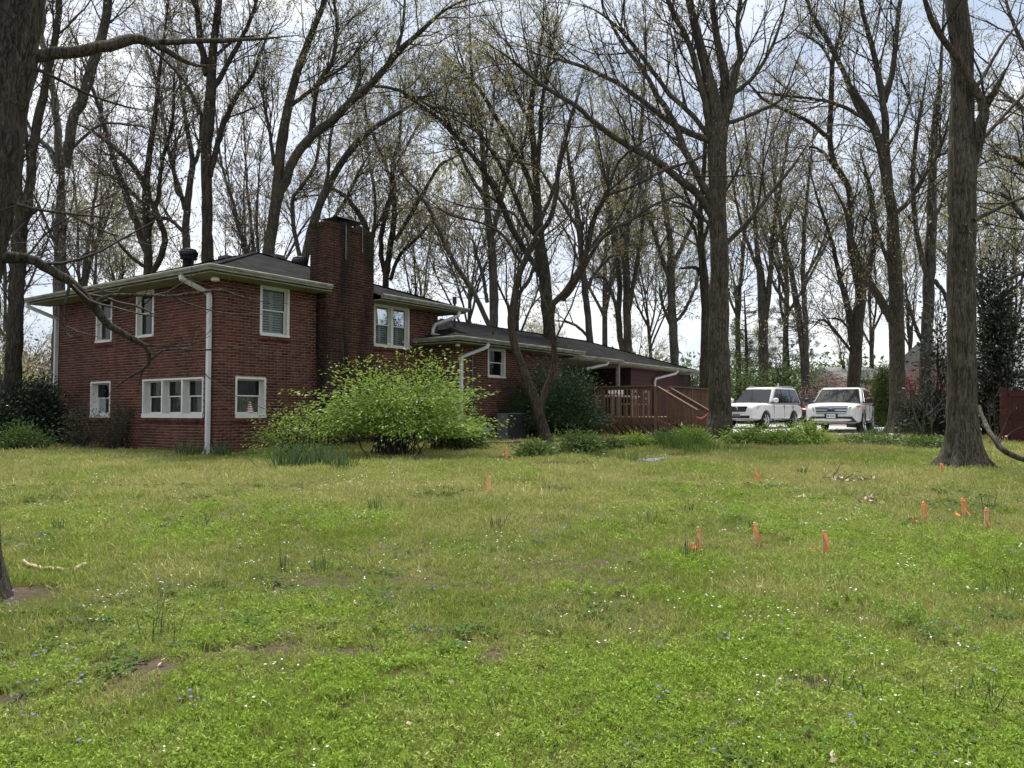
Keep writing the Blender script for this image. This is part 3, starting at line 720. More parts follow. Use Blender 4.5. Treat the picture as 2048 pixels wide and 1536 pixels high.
# ------------------------------------------------------------------ trellis and basketball goal beyond the deck
p = at(1352, 800, 36.0); zt = float(gz(p[0], p[1]))
tr = empty('garden_trellis', (p[0], p[1], zt), math.radians(8), 'dark lattice trellis with a flat top rail beyond the deck', 'trellis')
ht = at(1362, 749, 36)[2] - zt
for x in (.1, 1.3): MB().box(x - .04, x + .04, -.04, .04, -.1, ht).build('post', MT['dark_metal'], tr)
MB().box(0, 1.5, -.15, .15, ht, ht + .05).build('top_rail', MT['grey_metal'], tr)
for i in range(14):
    MB().box(.14, 1.26, -.012, .012, .25 + i * .14, .285 + i * .14).build('slat', MT['dark_metal'], tr)
for i in range(9): MB().box(.16 + i * .13, .185 + i * .13, .013, .03, .2, ht - .05).build('slat', MT['dark_metal'], tr)
p = at(1418, 800, 31.0); zt = float(gz(p[0], p[1])); top = at(1418, 735, 31)[2]; bot = at(1418, 768, 31)[2]
bb = empty('basketball_goal', (p[0], p[1], zt), math.radians(-15), 'basketball backboard on a dark pole behind the middle tree trunk', 'basketball goal')
MB().box(-.30, .62, -.02, .02, bot - zt, top - zt).build('backboard', MT['white_metal'], bb, bevel=.02)
MB().box(-.05, .37, -.025, -.021, bot - zt + .18, bot - zt + .21).box(-.05, -.02, -.025, -.021, bot - zt + .21, bot - zt + .48).box(.34, .37, -.025, -.021, bot - zt + .21, bot - zt + .48).box(-.02, .34, -.025, -.021, bot - zt + .45, bot - zt + .48).build('target_square', MT['grey_metal'], bb)
MB().tube([(.0, .12, -.1), (.0, .12, bot - zt + .1)], .05, 8).tube([(0, .12, bot - zt + .1), (.16, .03, bot - zt + .3)], .03, 6).build('pole', MT['dark_metal'], bb)
MB().tube([(.16 + .22 * math.cos(a * PI / 10), -.26 + .22 * math.sin(a * PI / 10), bot - zt + .12) for a in range(21)], .01, 5).build('hoop', simple('hoop_red', (.4, .06, .02)), bb)
# ------------------------------------------------------------------ vegetation toolkit
def nrm(a): return a / np.maximum(np.linalg.norm(a, axis=-1, keepdims=True), 1e-9)
def tubes(P, R, S=3, wob=None):
    """P [n,K,3], R [n,K] -> verts, quads of n open tubes"""
    n, K, _ = P.shape; T = np.gradient(P, axis=1); T = nrm(T)
    m = nrm(T.mean(1)); ref = np.where(np.abs(m[:, 2:3]) < .8, np.array([[0, 0, 1.]]), np.array([[1., 0, 0]]))[:, None, :]
    A = nrm(np.cross(T, np.broadcast_to(ref, T.shape))); B = np.cross(T, A)
    w = np.arange(S) * 2 * PI / S; RR = R[:, :, None] * (wob if wob is not None else 1.0)
    V = P[:, :, None, :] + RR[..., None] * (np.cos(w)[None, None, :, None] * A[:, :, None, :] + np.sin(w)[None, None, :, None] * B[:, :, None, :])
    i = np.arange(n)[:, None, None] * K * S; k = np.arange(K - 1)[None, :, None] * S; j = np.arange(S)[None, None, :]; j2 = (j + 1) % S
    Q = np.stack([i + k + j, i + k + j2, i + k + S + j2, i + k + S + j], -1).reshape(-1, 4)
    return V.reshape(-1, 3), Q
class Acc:
    def __init__(s): s.V = []; s.Q = []; s.M = []; s.n = 0
    def add(s, V, Q, m=0):
        if len(V) == 0: return
        s.V.append(V); s.Q.append(Q + s.n); s.M.append(np.full(len(Q), m, np.int32)); s.n += len(V)
    def mesh(s, name, smooth=True):
        return np_mesh(name, np.concatenate(s.V), np.concatenate(s.Q), smooth=smooth, midx=np.concatenate(s.M))
    def build(s, name, mats, parent=None, smooth=True, origin=None):
        if origin is not None: s.V = [v - np.asarray(origin) for v in s.V]
        return link(name, s.mesh(name, smooth), parent, mats)
def leaves(pos, axis, ln, wd, rng, flat=0.0):
    n = len(pos); axis = nrm(axis); r = rng.normal(size=(n, 3)) * np.array([1, 1, 1 - flat]) ; r[:, 2] *= (1 - flat)
    s = nrm(np.cross(axis, nrm(np.array([0, 0, 1.]) * flat + r * (1 - flat) + 1e-6)))
    L = np.asarray(ln).reshape(-1, 1) * np.ones((n, 1)); Wd = np.asarray(wd).reshape(-1, 1) * np.ones((n, 1))
    a = pos; b = pos + axis * L * .45 + s * Wd * .5; c = pos + axis * L; d = pos + axis * L * .45 - s * Wd * .5
    V = np.stack([a, b, c, d], 1).reshape(-1, 3); return V, np.arange(4 * n).reshape(n, 4)
def curves(st, di, ln, K, wander, up, rng):
    n = len(st); P = np.zeros((n, K, 3)); P[:, 0] = st; d = di.copy()
    for k in range(1, K):
        d = nrm(d + rng.normal(size=(n, 3)) * wander + np.array([0, 0, up])); P[:, k] = P[:, k - 1] + d * (ln / (K - 1))[:, None]
    return P
def grow(P, R, rng, spacing, tmin, ang, length, K=5, wander=.16, up=.05, rmax=.02, rfac=.6, rtip=.35, cap=10**9):
    n, KP, _ = P.shape; seg = np.linalg.norm(np.diff(P, axis=1), axis=2).sum(1)
    cnt = rng.poisson(np.maximum(seg * (1 - tmin) / spacing, 0)); idx = np.repeat(np.arange(n), cnt)
    if len(idx) > cap: idx = np.sort(rng.choice(idx, cap, replace=False))
    m = len(idx)
    if m == 0: return np.zeros((0, K, 3)), np.zeros((0, K))
    tm = tmin if np.ndim(tmin) == 0 else tmin[idx]
    t = tm + (1 - tm) * rng.random(m); x = t * (KP - 1); k = np.minimum(x.astype(int), KP - 2); f = (x - k)[:, None]
    pos = P[idx, k] * (1 - f) + P[idx, k + 1] * f; tan = nrm(P[idx, k + 1] - P[idx, k]); rad = R[idx, k] * (1 - f[:, 0]) + R[idx, k + 1] * f[:, 0]
    q = rng.normal(size=(m, 3)); q -= (q * tan).sum(1, keepdims=True) * tan; q = nrm(q)
    a = rng.uniform(ang[0], ang[1], m)[:, None]; d = np.cos(a) * tan + np.sin(a) * q
    ln = length * rng.uniform(.55, 1.35, m) * (1 - .35 * t)
    C = curves(pos, d, ln, K, wander, up, rng)
    r0 = np.minimum(np.minimum(rad * rfac, rmax), .0016 + ln * .011); RR = r0[:, None] * np.linspace(1, rtip, K)[None, :]
    return C, RR
def cr(pts, n):
    """resample a polyline (Catmull-Rom) to n points by arc length"""
    p = np.asarray(pts, float); e = np.vstack([2 * p[0] - p[1], p, 2 * p[-1] - p[-2]]); out = []
    for i in range(1, len(e) - 2):
        for t in np.linspace(0, 1, 12, endpoint=False):
            a, b, c, d = e[i - 1], e[i], e[i + 1], e[i + 2]
            out.append(.5 * ((2 * b) + (c - a) * t + (2 * a - 5 * b + 4 * c - d) * t * t + (3 * b - a - 3 * c + d) * t ** 3))
    out.append(p[-1]); out = np.array(out); s = np.concatenate([[0], np.cumsum(np.linalg.norm(np.diff(out[:, :2], axis=0), axis=1))])
    q = np.linspace(0, s[-1], n); return np.stack([np.interp(q, s, out[:, j]) for j in range(p.shape[1])], 1)
def barkmat(name, lo, hi, sc=1.0, bs=.9, moss=0.0):
    m, nt, out = nodes(name)
    v = coords(nt, 'World', (1, 1, .16)); n = noise(nt, 26 * sc, 6, .7, v, 1.2); b2 = noise(nt, 1.2, 4, .6, coords(nt, 'World'))
    r = ramp(nt, n.outputs['Fac'], [(.38, tuple(x * .35 for x in lo)), (.48, lo), (.62, hi)])
    bg = ramp(nt, b2.outputs['Fac'], [(.3, (.7, .7, .7)), (.7, (1.25, 1.22, 1.15))])
    c = mixc(nt, 1, r.outputs[0], bg.outputs[0], 'MULTIPLY')
    if moss:
        mk = ramp(nt, noise(nt, 2.2, 5, .7, coords(nt, 'World')).outputs['Fac'], [(.5, (0, 0, 0)), (.68, (moss, moss, moss))]); c = mixc(nt, mk.outputs[0], c, (.06, .065, .025))
    bsdf(nt, out, c, .95, 0, .15, bump(nt, n.outputs['Fac'], bs, .03)); return m
barkmat('bark_oak', (.060, .053, .040), (.135, .12, .095), 1.0, 1.0, .25)
barkmat('bark_near', (.055, .049, .039), (.12, .108, .09), 1.6, 1.0, .1)
barkmat('bark_dark', (.036, .031, .025), (.085, .073, .06), .8, .8, .35)
barkmat('bark_grey', (.066, .061, .050), (.145, .135, .115), .7, .7, .25)
barkmat('bark_red', (.050, .040, .032), (.11, .088, .072), 1.3, .9, .15)
simple('twig', (.038, .032, .027), .95, var=.35, scale=2, kind='World')
simple('twig_grey', (.062, .056, .048), .95, var=.35, scale=2, kind='World')
simple('twig_pale', (.22, .18, .14), .9, var=.3, scale=3, kind='World')
leafmat('leaf_olive', [(0, (.16, .15, .075)), (.5, (.25, .225, .12)), (1, (.33, .28, .18))], .5, wscale=.25)
leafmat('leaf_spring', [(0, (.18, .18, .07)), (.5, (.28, .27, .11)), (1, (.36, .31, .18))], .5, wscale=.2)
leafmat('leaf_tan', [(0, (.15, .115, .085)), (.5, (.22, .18, .125)), (1, (.28, .225, .18))], .5, wscale=.3)
leafmat('leaf_plum', [(0, (.20, .10, .11)), (.5, (.26, .16, .15)), (1, (.30, .24, .14))], .5, wscale=.3)

def add_twigs(acc, P, R, rng, q, leafy, near=1.0, tmin=.3, lf=1.0):
    """branches, twigs, twiglets and young leaves on a batch of limbs"""
    L1, R1 = grow(P, R, rng, .34 / q, tmin, (.35, .95), 3.1 * lf, 8, .15, .06, .030, .6)
    acc.add(*tubes(L1, R1, 4), 0)
    L2, R2 = grow(L1, R1, rng, .36 / q, .12, (.4, 1.0), 1.3 * lf, 4, .2, .05, .0145, .75, .5)
    acc.add(*tubes(L2, R2, 3), 0)
    L3, R3 = grow(L2, R2, rng, .27 / q, .15, (.4, 1.1), .52 * lf ** .5, 3, .22, .03, .0085, 1.0, .6)
    acc.add(*tubes(L3, R3, 3), 0)
    if leafy > 0:
        src = np.concatenate([L3[:, 1], L3[:, 2], L2[:, -1], L2[:, -2]]); k = int(len(src) * leafy * 1.9)
        if k:
            pos = src[rng.choice(len(src), k, replace=k > len(src))] + rng.normal(size=(k, 3)) * .05
            ax = rng.normal(size=(k, 3)) * .6 + np.array([0, 0, -.75])
            acc.add(*leaves(pos, ax, rng.uniform(.06, .14, k) * near, rng.uniform(.03, .06, k) * near, rng), 1)
def traced_tree(name, label, Y, limbs, seed, bark='bark_grey', twig='twig', leaf='leaf_olive', q=1.0, leafy=.5, flare=0, group=None, spread=.3, tsides=16, cat='tree', ground=True, fromy=None, lf=1.0, wf=None):
    if wf is None: wf = .92 if Y < 25 else .80
    rng = np.random.default_rng(seed); known = []; LP = []; LR = []; ta = Acc()
    for li, s in enumerate(limbs):
        dy = None
        if isinstance(s, tuple): s, dy = s
        pts = np.array([[float(c) for c in w.split(',')] for w in s.split()])
        n = 40 if li == 0 else 26
        p = cr(pts, n)
        if li == 0: y0 = Y
        else:
            k = np.concatenate(known); y0 = k[np.argmin(np.linalg.norm(k[:, :2] - p[0, :2], axis=1)), 2]
        ln = np.concatenate([[0], np.cumsum(np.linalg.norm(np.diff(p[:, :2], axis=0), axis=1))]) * Y / F
        if dy is None: dy = 0.0 if li == 0 else float(rng.uniform(-spread, spread)) * ln[-1]
        yy = y0 + dy * (ln / ln[-1]) ** 1.2
        known.append(np.stack([p[:, 0], p[:, 1], yy], 1))
        W3 = np.array([at(a, b, c) for a, b, c in zip(p[:, 0], p[:, 1], yy)]); rad = p[:, 2] / 2 * yy / F * wf * np.interp(np.linspace(0, 1, n), [0, .75, 1], [1, 1, .25])
        if li == 0 and ground:
            g = float(gz(W3[0, 0], W3[0, 1])) - .12
            if W3[0, 2] - g > .3:
                add = np.linspace(g, W3[0, 2], 7)[:-1]; top = W3[0].copy()
                W3 = np.vstack([np.stack([np.full(6, top[0]), np.full(6, top[1]), add], 1), W3]); rad = np.concatenate([rad[0] * (1 + .35 * np.exp(-(add - g) / .5)), rad])
            else: W3[0, 2] = g
            base = np.array([W3[0, 0], W3[0, 1], g + .12])
        W3[1:-1] += rng.normal(size=(len(W3) - 2, 3)) * (rad[1:-1, None] * (.045 if li == 0 else .12))
        S = tsides if li == 0 else 9
        if li == 0 and flare:
            fine = np.linspace(0, len(W3) - 1, 120); W3 = np.stack([np.interp(fine, np.arange(len(W3)), W3[:, j]) for j in range(3)], 1); rad = np.interp(fine, np.arange(len(rad)), rad)
            S = 40; h = W3[:, 2] - W3[0, 2]; th = np.arange(S) * 2 * PI / S
            lob = np.maximum(0, np.cos(th * 5 + .6 + .5 * np.sin(th))) ** 1.5 + .5 * np.maximum(0, np.cos(th * 3 + 2))
            wob = 1 + flare * np.exp(-h / .28)[:, None] * (.25 + lob[None, :]) + .05 * np.sin(th * 7 + 3)[None, :] * np.exp(-h / 1.6)[:, None] + rng.normal(size=(len(h), S)) * .014
            ta.add(*tubes(W3[None], rad[None], S, wob[None]), 0)
        else:
            wob = 1 + rng.normal(size=(1, len(W3), S)) * .06
            ta.add(*tubes(W3[None], rad[None], S, wob), 0)
        LP.append(W3); LR.append(rad)
    root = empty(name, base, 0, label, cat, group)
    ta.build('trunk', MT[bark], root, origin=base)
    acc = Acc(); K = 26; P = []; R = []; TM = []
    for li, (w, r) in enumerate(zip(LP, LR)):
        x = np.linspace(0, len(w) - 1, K); pp = np.stack([np.interp(x, np.arange(len(w)), w[:, j]) for j in range(3)], 1); rr = np.interp(x, np.arange(len(w)), r)
        lo = (np.interp(fromy, [w[0, 2], max(w[-1, 2], w[0, 2] + .1)], [0, 1]) if fromy else .55) if li == 0 else .18
        P.append(pp); R.append(rr); TM.append(lo)
    TMa = np.array(TM)
    add_twigs(acc, np.array(P), np.array(R), rng, q, leafy, max(.7, min(1.25, Y / 30)), TMa, lf)
    acc.build('crown', [MT[twig], MT[leaf]], root, origin=base)
    return root
TREES = [
 ('shade_tree', 'thick near trunk at the frame edge with bare limbs over the house', 5.8, ["-48,1200,150 -58,1150,128 -66,1050,116 -68,900,112 -66,750,110 -55,560,110 -36,430,110 -18,330,110 2,190,112 22,80,116 38,0,118 60,-120,100 90,-330,70",
   ("40,112,44 70,110,32 105,106,27 180,99,24 235,86,25 272,75,22 312,85,14 400,82,12 512,78,9 600,70,6", 1.2), ("286,79,17 330,100,13 365,120,10 400,132,7 440,128,4", .4), ("75,115,10 50,60,8 22,0,8 0,-60,6", -.3),
   ("-30,515,34 10,515,26 45,515,24 75,525,22 110,545,21 150,570,20 175,600,19 200,630,17 225,655,15 270,680,13 290,692,11 300,712,10 297,730,9 283,745,7 278,775,5 270,800,4", 1.0),
   ("190,607,9 215,592,8 270,590,7 340,592,6 400,585,6 440,580,6 470,590,5 510,600,4 560,612,3", .7), ("298,722,6 330,700,5 400,700,4 480,697,3 560,693,2", .5), ("285,740,5 250,760,4 215,790,3", .2), ("138,563,8 135,590,6 128,610,5 130,660,4 150,675,4 190,660,3", -.3), ("290,690,5 340,692,4 380,690,3 420,672,3", -.2),
   ("60,135,9 100,150,7 180,190,6 260,215,4 330,225,3", .8), ("20,405,8 80,420,6 160,430,5 250,438,3", .6)], 11, 'bark_near', 'twig', 'leaf_olive', .45, .0, 0, 2.0),
 ('forked_tree', 'dark forked tree with ivy tufts rising behind the holly', 20, ["25,800,33 28,700,32 32,600,30 36,520,30 40,450,28 42,415,20 38,370,14 46,310,11 54,270,7", "46,445,22 58,390,20 62,330,20 72,260,18 85,200,17 100,130,15 113,60,14 118,0,13 122,-120,10 125,-260,7", "50,440,13 65,425,10 82,412,6", "60,330,10 50,250,9 60,190,7 90,100,5"], 12, 'bark_dark', 'twig', 'leaf_olive', .7, .3, 0, 3.5),
 ('deciduous_tree', 'pale grey tree with a torn bark fork beside the far end of the brick house', 26, ["110,890,31 115,750,29 118,600,28 120,500,28 122,400,28 124,345,30 128,320,26", "130,335,26 145,250,24 165,190,24 185,130,24 205,60,22 218,0,20 228,-150,14 240,-320,8", "118,335,20 116,270,18 110,200,17 95,130,15 80,60,13 70,0,12 60,-120,8", "118,345,16 100,300,13 80,280,11 60,255,7 40,210,5", "140,300,8 200,250,7 260,250,5 330,260,3", "122,420,7 180,450,6 250,480,4"], 13, 'bark_grey', 'twig_grey', 'leaf_olive', .9, .5),
 ('deciduous_tree', 'many-stemmed tree fanning out above the far roof eave', 34, ["302,600,23 298,560,22 296,500,20 292,430,18 292,380,17 300,300,14 312,220,12 318,150,9 330,60,7 345,-60,5", "292,500,17 270,440,17 245,370,15 225,310,13 205,240,11 190,190,9 165,120,7 150,60,5", "300,560,16 330,480,15 300,400,14 265,330,13 210,280,11 160,250,8 120,240,5", "296,470,12 315,400,11 325,320,9 345,240,7 350,140,5", "294,420,9 260,380,8 220,350,7 170,345,5", "300,540,11 270,520,9 240,490,7 225,470,5"], 14, 'bark_dark', 'twig', 'leaf_tan', 1.0, .7),
 ('deciduous_tree', 'slim grey tree beside the roof turbine vent, forking low', 36, ["376,600,21 374,530,20 372,450,18 378,380,16 385,330,14 380,290,12 365,200,8 355,120,6 340,30,5 330,-80,4", "375,430,12 350,350,11 335,290,9 320,200,7 300,120,5 280,30,4", "384,340,11 398,300,9 402,240,7 395,180,5", "373,470,10 340,440,9 300,430,7 260,400,5", "376,400,8 352,380,7 350,300,6 372,230,5"], 15, 'bark_grey', 'twig_grey', 'leaf_olive', 1.0, .7),
 ('deciduous_tree', 'straight mossy trunk rising behind the roof left of the big slanting tree', 29, ["417,600,31 417,560,30 416,520,32 414,470,26 414,400,26 412,330,26 415,260,28 420,200,27 424,140,22 430,60,18 438,0,16 445,-120,10 450,-280,6", "415,150,20 402,90,16 396,40,14 390,-20,12 380,-130,8", "420,352,16 432,300,14 450,240,14 475,190,12 505,150,10 525,95,7 560,20,5", "425,180,14 460,120,12 500,40,9 520,-30,7", "411,250,10 380,180,9 340,130,7 290,90,5 240,70,3", "422,120,9 470,80,7 520,70,5"], 16, 'bark_dark', 'twig', 'leaf_spring', 1.0, .9),
 ('deciduous_tree', 'big slanting tree over the roof peak with a long dark limb to the side', 30, ["520,600,42 528,545,38 538,500,28 547,440,27 555,380,27 558,330,24 566,270,24 577,210,22 590,160,20 610,100,17 630,50,15 650,0,13 670,-90,9 690,-240,5", ("554,410,22 575,350,22 600,300,22 625,272,21 665,240,20 700,205,19 735,175,18 775,130,17 805,95,14 845,60,11 890,20,9 930,0,8 1000,-30,6", -2.0), "620,275,13 627,220,11 638,165,10 665,120,10 674,50,9 668,0,8 660,-60,6", "740,170,8 790,178,8 830,195,7 880,225,6 930,250,4 1000,300,4", "790,110,9 805,60,8 810,0,6 820,-70,4", "548,330,10 540,270,9 530,220,7 520,170,5", "575,215,12 610,190,10 650,160,8 700,120,6 740,60,4", "700,205,8 720,150,7 715,90,5"], 17, 'bark_oak', 'twig', 'leaf_spring', 1.05, .8),
 ('deciduous_tree', 'curving grey tree sweeping outward behind the chimney', 37, ["603,640,21 605,560,20 615,490,20 632,430,20 655,375,18 690,315,16 735,265,14 790,230,11 830,205,9 880,175,6 920,150,4", "608,540,12 590,470,11 585,400,10 600,380,9 630,330,8 640,270,7 650,180,5", "612,510,11 640,480,10 690,400,9 720,340,7 750,290,5", "632,430,10 655,350,8 660,280,7 680,200,5"], 18, 'bark_grey', 'twig_grey', 'leaf_olive', 1.0, .7),
 ('deciduous_tree', 'arching tree whose limb bends over the top of the chimney', 40, ["735,640,17 735,560,16 738,500,15 730,450,15 705,410,12 680,385,10 640,370,7 600,360,5", "736,520,10 750,440,9 748,380,8 735,300,6 730,220,4", "733,470,9 700,440,8 660,450,5", "738,480,8 770,420,7 790,360,5"], 19, 'bark_grey', 'twig_grey', 'leaf_olive', .9, .6),
 ('deciduous_tree', 'slender dark tree right of the chimney with steep stems', 42, ["770,640,19 772,560,16 780,500,15 788,440,14 788,380,12 785,330,10 800,270,8 800,190,5 805,90,4", "772,560,13 762,490,13 772,430,12 783,370,10 760,300,8 735,240,7 720,150,4", "790,480,12 815,440,11 850,380,9 880,330,8 910,315,6 940,300,3", "780,560,10 800,510,9 840,470,8 870,430,6", "786,340,7 820,280,6 850,220,4"], 20, 'bark_dark', 'twig', 'leaf_spring', 1.0, .9),
 ('deciduous_tree', 'grey tree behind the wing ridge with a dark limb slanting back to the chimney', 38, ["985,720,24 986,680,22 988,600,22 985,520,20 978,450,18 972,380,16 968,330,14 960,250,10 945,160,8 940,60,6 938,-60,4", "980,655,13 950,590,13 900,510,12 870,440,11 840,390,10 805,350,8 780,330,5", "975,605,10 965,550,9 950,500,8 945,475,6", "985,470,12 1005,390,11 1020,330,9 1050,280,7 1060,180,5", "970,400,9 930,330,8 900,250,6 880,160,4", "968,330,8 985,240,7 990,140,5"], 21, 'bark_grey', 'twig_grey', 'leaf_tan', 1.0, .7),
 ('deciduous_tree', 'stout mossy tree behind the wing with long limbs arching to the chimney', 32, ["1099,760,31 1098,700,30 1096,640,30 1090,570,30 1082,500,28 1076,430,24 1072,360,18 1068,300,16 1062,230,13 1070,160,11 1085,60,9 1090,-60,6", "1088,562,16 1060,515,15 1020,450,15 1000,400,15 970,345,14 935,300,12 900,260,10 850,215,8 810,195,6 770,190,4", "1080,480,13 1050,440,12 1030,390,12 1000,330,11 960,270,9 920,230,7 880,180,5", "1074,420,14 1050,340,13 1000,250,12 960,180,9 920,130,7 900,60,5", "1073,370,12 1080,270,12 1085,200,10 1095,140,9 1110,60,6 1120,-20,5", "1078,450,10 1110,370,9 1130,290,7 1150,200,5", "1066,260,8 1030,180,7 1010,90,5"], 22, 'bark_dark', 'twig', 'leaf_spring', 1.05, .9),
 ('deciduous_tree', 'thin grey tree just beyond the small leaning tree over the wing', 41, ["1183,800,18 1182,740,17 1180,680,17 1172,600,16 1165,530,15 1157,450,14 1148,390,12 1140,340,10 1130,260,7 1120,160,5", "1172,580,9 1195,540,8 1240,500,6 1280,480,4", "1165,520,9 1200,470,8 1250,420,6", "1158,460,9 1120,400,8 1090,350,5", "1182,680,8 1150,650,7 1110,640,5"], 23, 'bark_grey', 'twig_grey', 'leaf_spring', 1.0, .8),
 ('deciduous_tree', 'twin-stemmed grey tree behind the far wing roof', 44, ["1257,800,20 1256,720,19 1254,640,19 1253,560,18 1252,480,17 1262,400,13 1275,320,11 1285,220,9 1290,100,6 1292,-20,4", "1250,720,17 1238,660,15 1238,560,14 1228,480,13 1215,400,12 1200,320,10 1185,230,7 1170,130,5", "1258,620,12 1278,500,11 1290,400,9 1300,280,6", "1238,640,10 1225,590,9 1205,555,8 1170,560,5", "1252,500,9 1235,420,8 1240,330,6"], 24, 'bark_grey', 'twig_grey', 'leaf_olive', 1.0, .7),
 ('deciduous_tree', 'grey tree forking above the red siding end of the wing', 42, ["1351,820,23 1350,745,22 1347,680,22 1343,600,20 1342,530,18 1340,480,14 1330,420,12 1320,350,10 1300,260,7 1290,170,5", "1345,530,12 1370,480,11 1385,440,9 1400,360,6", "1341,570,12 1310,470,11 1285,390,9 1260,300,7 1240,200,5", "1345,650,8 1370,620,8 1395,560,6 1402,500,4", "1346,660,9 1325,610,8 1318,560,5"], 25, 'bark_grey', 'twig_grey', 'leaf_spring', 1.0, .8),
 ('large_tree', 'tall tree in the bed in front of the deck with limbs spreading over the wing', 22.7, ["1440,888,62 1440,850,50 1439,760,45 1438,680,43 1438,600,42 1438,520,38 1436,450,38 1434,390,38 1434,330,40 1436,270,42 1430,210,30 1415,150,24 1400,90,20 1385,30,17 1370,-40,14 1350,-160,9 1330,-300,5", "1440,275,30 1450,220,24 1448,150,20 1435,80,16 1425,20,14 1420,-60,11 1415,-180,7 1410,-320,4", "1448,245,22 1462,190,20 1470,150,18 1480,110,14 1475,50,10 1482,-20,8 1490,-160,5", "1432,300,18 1415,230,16 1395,140,14 1375,80,12 1345,20,11 1320,-50,9 1290,-160,5", ("1430,440,20 1400,395,18 1360,360,16 1310,320,15 1260,295,13 1200,255,12 1150,210,10 1090,175,9 1030,125,7 980,90,5 930,70,3", -2), ("1424,283,16 1390,270,14 1340,245,13 1290,205,12 1240,170,10 1170,135,8 1100,115,6 1020,95,4", 1.5), "1428,412,16 1395,350,15 1370,300,14 1345,240,13 1315,190,12 1285,140,9 1240,80,8 1210,20,6 1190,-40,5", "1430,290,12 1390,235,11 1340,190,10 1290,120,9 1240,60,7 1190,20,5 1130,0,4", "1450,490,12 1490,450,11 1530,400,9 1580,340,7 1620,280,5", "1445,200,12 1490,170,10 1530,120,8 1560,50,6 1580,-40,4", "1424,456,8 1400,430,7 1370,410,6 1350,405,5 1325,395,4", "1445,250,10 1500,230,9 1560,200,7 1600,150,5"], 26, 'bark_oak', 'twig', 'leaf_spring', .95, .7, .55, None),
 ('deciduous_tree', 'second trunk close behind the tall tree beside the backboard', 29, ["1408,830,25 1408,790,24 1410,700,24 1412,620,23 1408,560,22 1404,500,16 1400,440,14 1405,370,12 1410,300,10 1415,200,7 1418,80,5", "1404,552,12 1395,537,10 1375,535,8 1355,538,5", "1406,600,9 1398,500,8 1385,450,7 1350,420,5", "1404,490,9 1430,420,8 1470,350,6 1500,280,4", "1402,450,8 1370,380,7 1350,300,5"], 27, 'bark_dark', 'twig', 'leaf_olive', .9, .6),
 ('deciduous_tree', 'tall trunk with a split stem rising behind the left white SUV', 47, ["1527,830,24 1527,800,24 1527,700,23 1525,620,22 1522,560,20 1514,500,12 1510,440,10 1500,350,8 1490,250,6 1485,140,4", "1530,640,15 1540,560,13 1545,470,11 1560,380,9 1575,280,7 1590,180,5", "1524,560,8 1490,470,8 1470,390,6 1460,300,4", "1542,500,8 1580,430,7 1610,370,5"], 28, 'bark_grey', 'twig_grey', 'leaf_olive', 1.0, .6),
 ('deciduous_tree', 'paired grey stems behind the gap between the two SUVs', 46, ["1613,830,19 1612,800,18 1608,720,17 1600,650,16 1592,600,15 1582,540,12 1565,470,9 1550,380,7 1540,270,5", "1614,770,15 1612,680,14 1608,600,13 1606,520,11 1610,440,9 1620,340,7 1630,230,5", "1600,645,9 1560,590,8 1540,550,6 1520,480,4", "1608,560,8 1640,500,7 1660,440,5"], 29, 'bark_grey', 'twig_grey', 'leaf_spring', 1.0, .6),
 ('deciduous_tree', 'dark crooked tree winding upward behind the right white SUV', 36, ["1706,850,31 1706,830,30 1708,760,30 1712,700,30 1715,640,30 1722,590,27 1712,540,20 1700,480,17 1702,420,16 1695,370,15 1670,330,14 1660,280,13 1662,200,12 1665,120,11 1680,70,9 1690,0,8 1700,-120,5", "1706,690,18 1700,640,17 1690,590,14 1680,560,12 1668,500,10 1650,440,8 1630,380,6 1610,300,4", "1722,595,20 1735,545,19 1745,500,17 1750,450,14 1740,380,11 1720,300,8", "1659,280,11 1620,245,10 1580,225,9 1530,200,8 1500,170,6 1470,140,5", "1704,705,7 1660,650,7 1640,640,6 1625,655,4", "1706,665,7 1680,640,6 1655,636,5", "1664,130,7 1640,90,6 1590,60,4", "1672,340,8 1640,300,7 1600,290,5"], 30, 'bark_dark', 'twig', 'leaf_olive', .95, .5),
 ('large_tree', 'large tree beside the daffodil bed right of the right SUV', 29, ["1795,862,56 1796,830,42 1795,740,36 1793,660,36 1792,580,34 1788,520,34 1786,470,30 1785,430,26 1775,370,24 1765,310,22 1750,260,20 1730,215,17 1700,170,13 1670,110,10 1640,40,7", "1782,642,22 1755,590,20 1735,560,18 1722,530,16 1705,480,13 1690,420,9 1660,360,6", "1778,370,20 1770,280,18 1765,200,17 1755,140,15 1740,80,13 1725,20,11 1715,-60,8 1700,-200,5", "1768,205,15 1785,140,14 1792,70,12 1800,0,10 1805,-80,7 1812,-220,4", "1752,265,14 1715,215,13 1690,150,12 1655,80,12 1625,30,10 1610,-20,8 1590,-120,5", "1740,245,10 1690,215,9 1640,200,8 1560,190,6 1480,178,4", "1788,430,14 1820,400,12 1850,350,10 1880,300,7 1900,230,5", "1790,560,10 1760,480,9 1745,420,6", "1770,300,8 1800,250,7 1830,170,5"], 31, 'bark_oak', 'twig', 'leaf_spring', .9, .6, .5),
 ('deciduous_tree', 'straight pale trunk between the daffodil bed tree and the great right trunk', 31, ["1849,872,32 1848,800,28 1851,720,27 1855,640,27 1858,560,26 1862,480,25 1864,400,22 1866,320,18 1870,240,15 1880,160,11 1885,60,8 1890,-60,5", "1847,690,10 1830,650,9 1815,600,7 1810,560,5", "1854,560,14 1835,470,12 1825,380,11 1830,290,10 1845,200,8 1860,110,6", "1868,560,12 1890,590,9 1900,640,6", "1862,450,9 1900,380,8 1960,330,6 2010,310,4", "1866,330,8 1900,250,7 1950,200,5"], 32, 'bark_grey', 'twig_grey', 'leaf_olive', .95, .6),
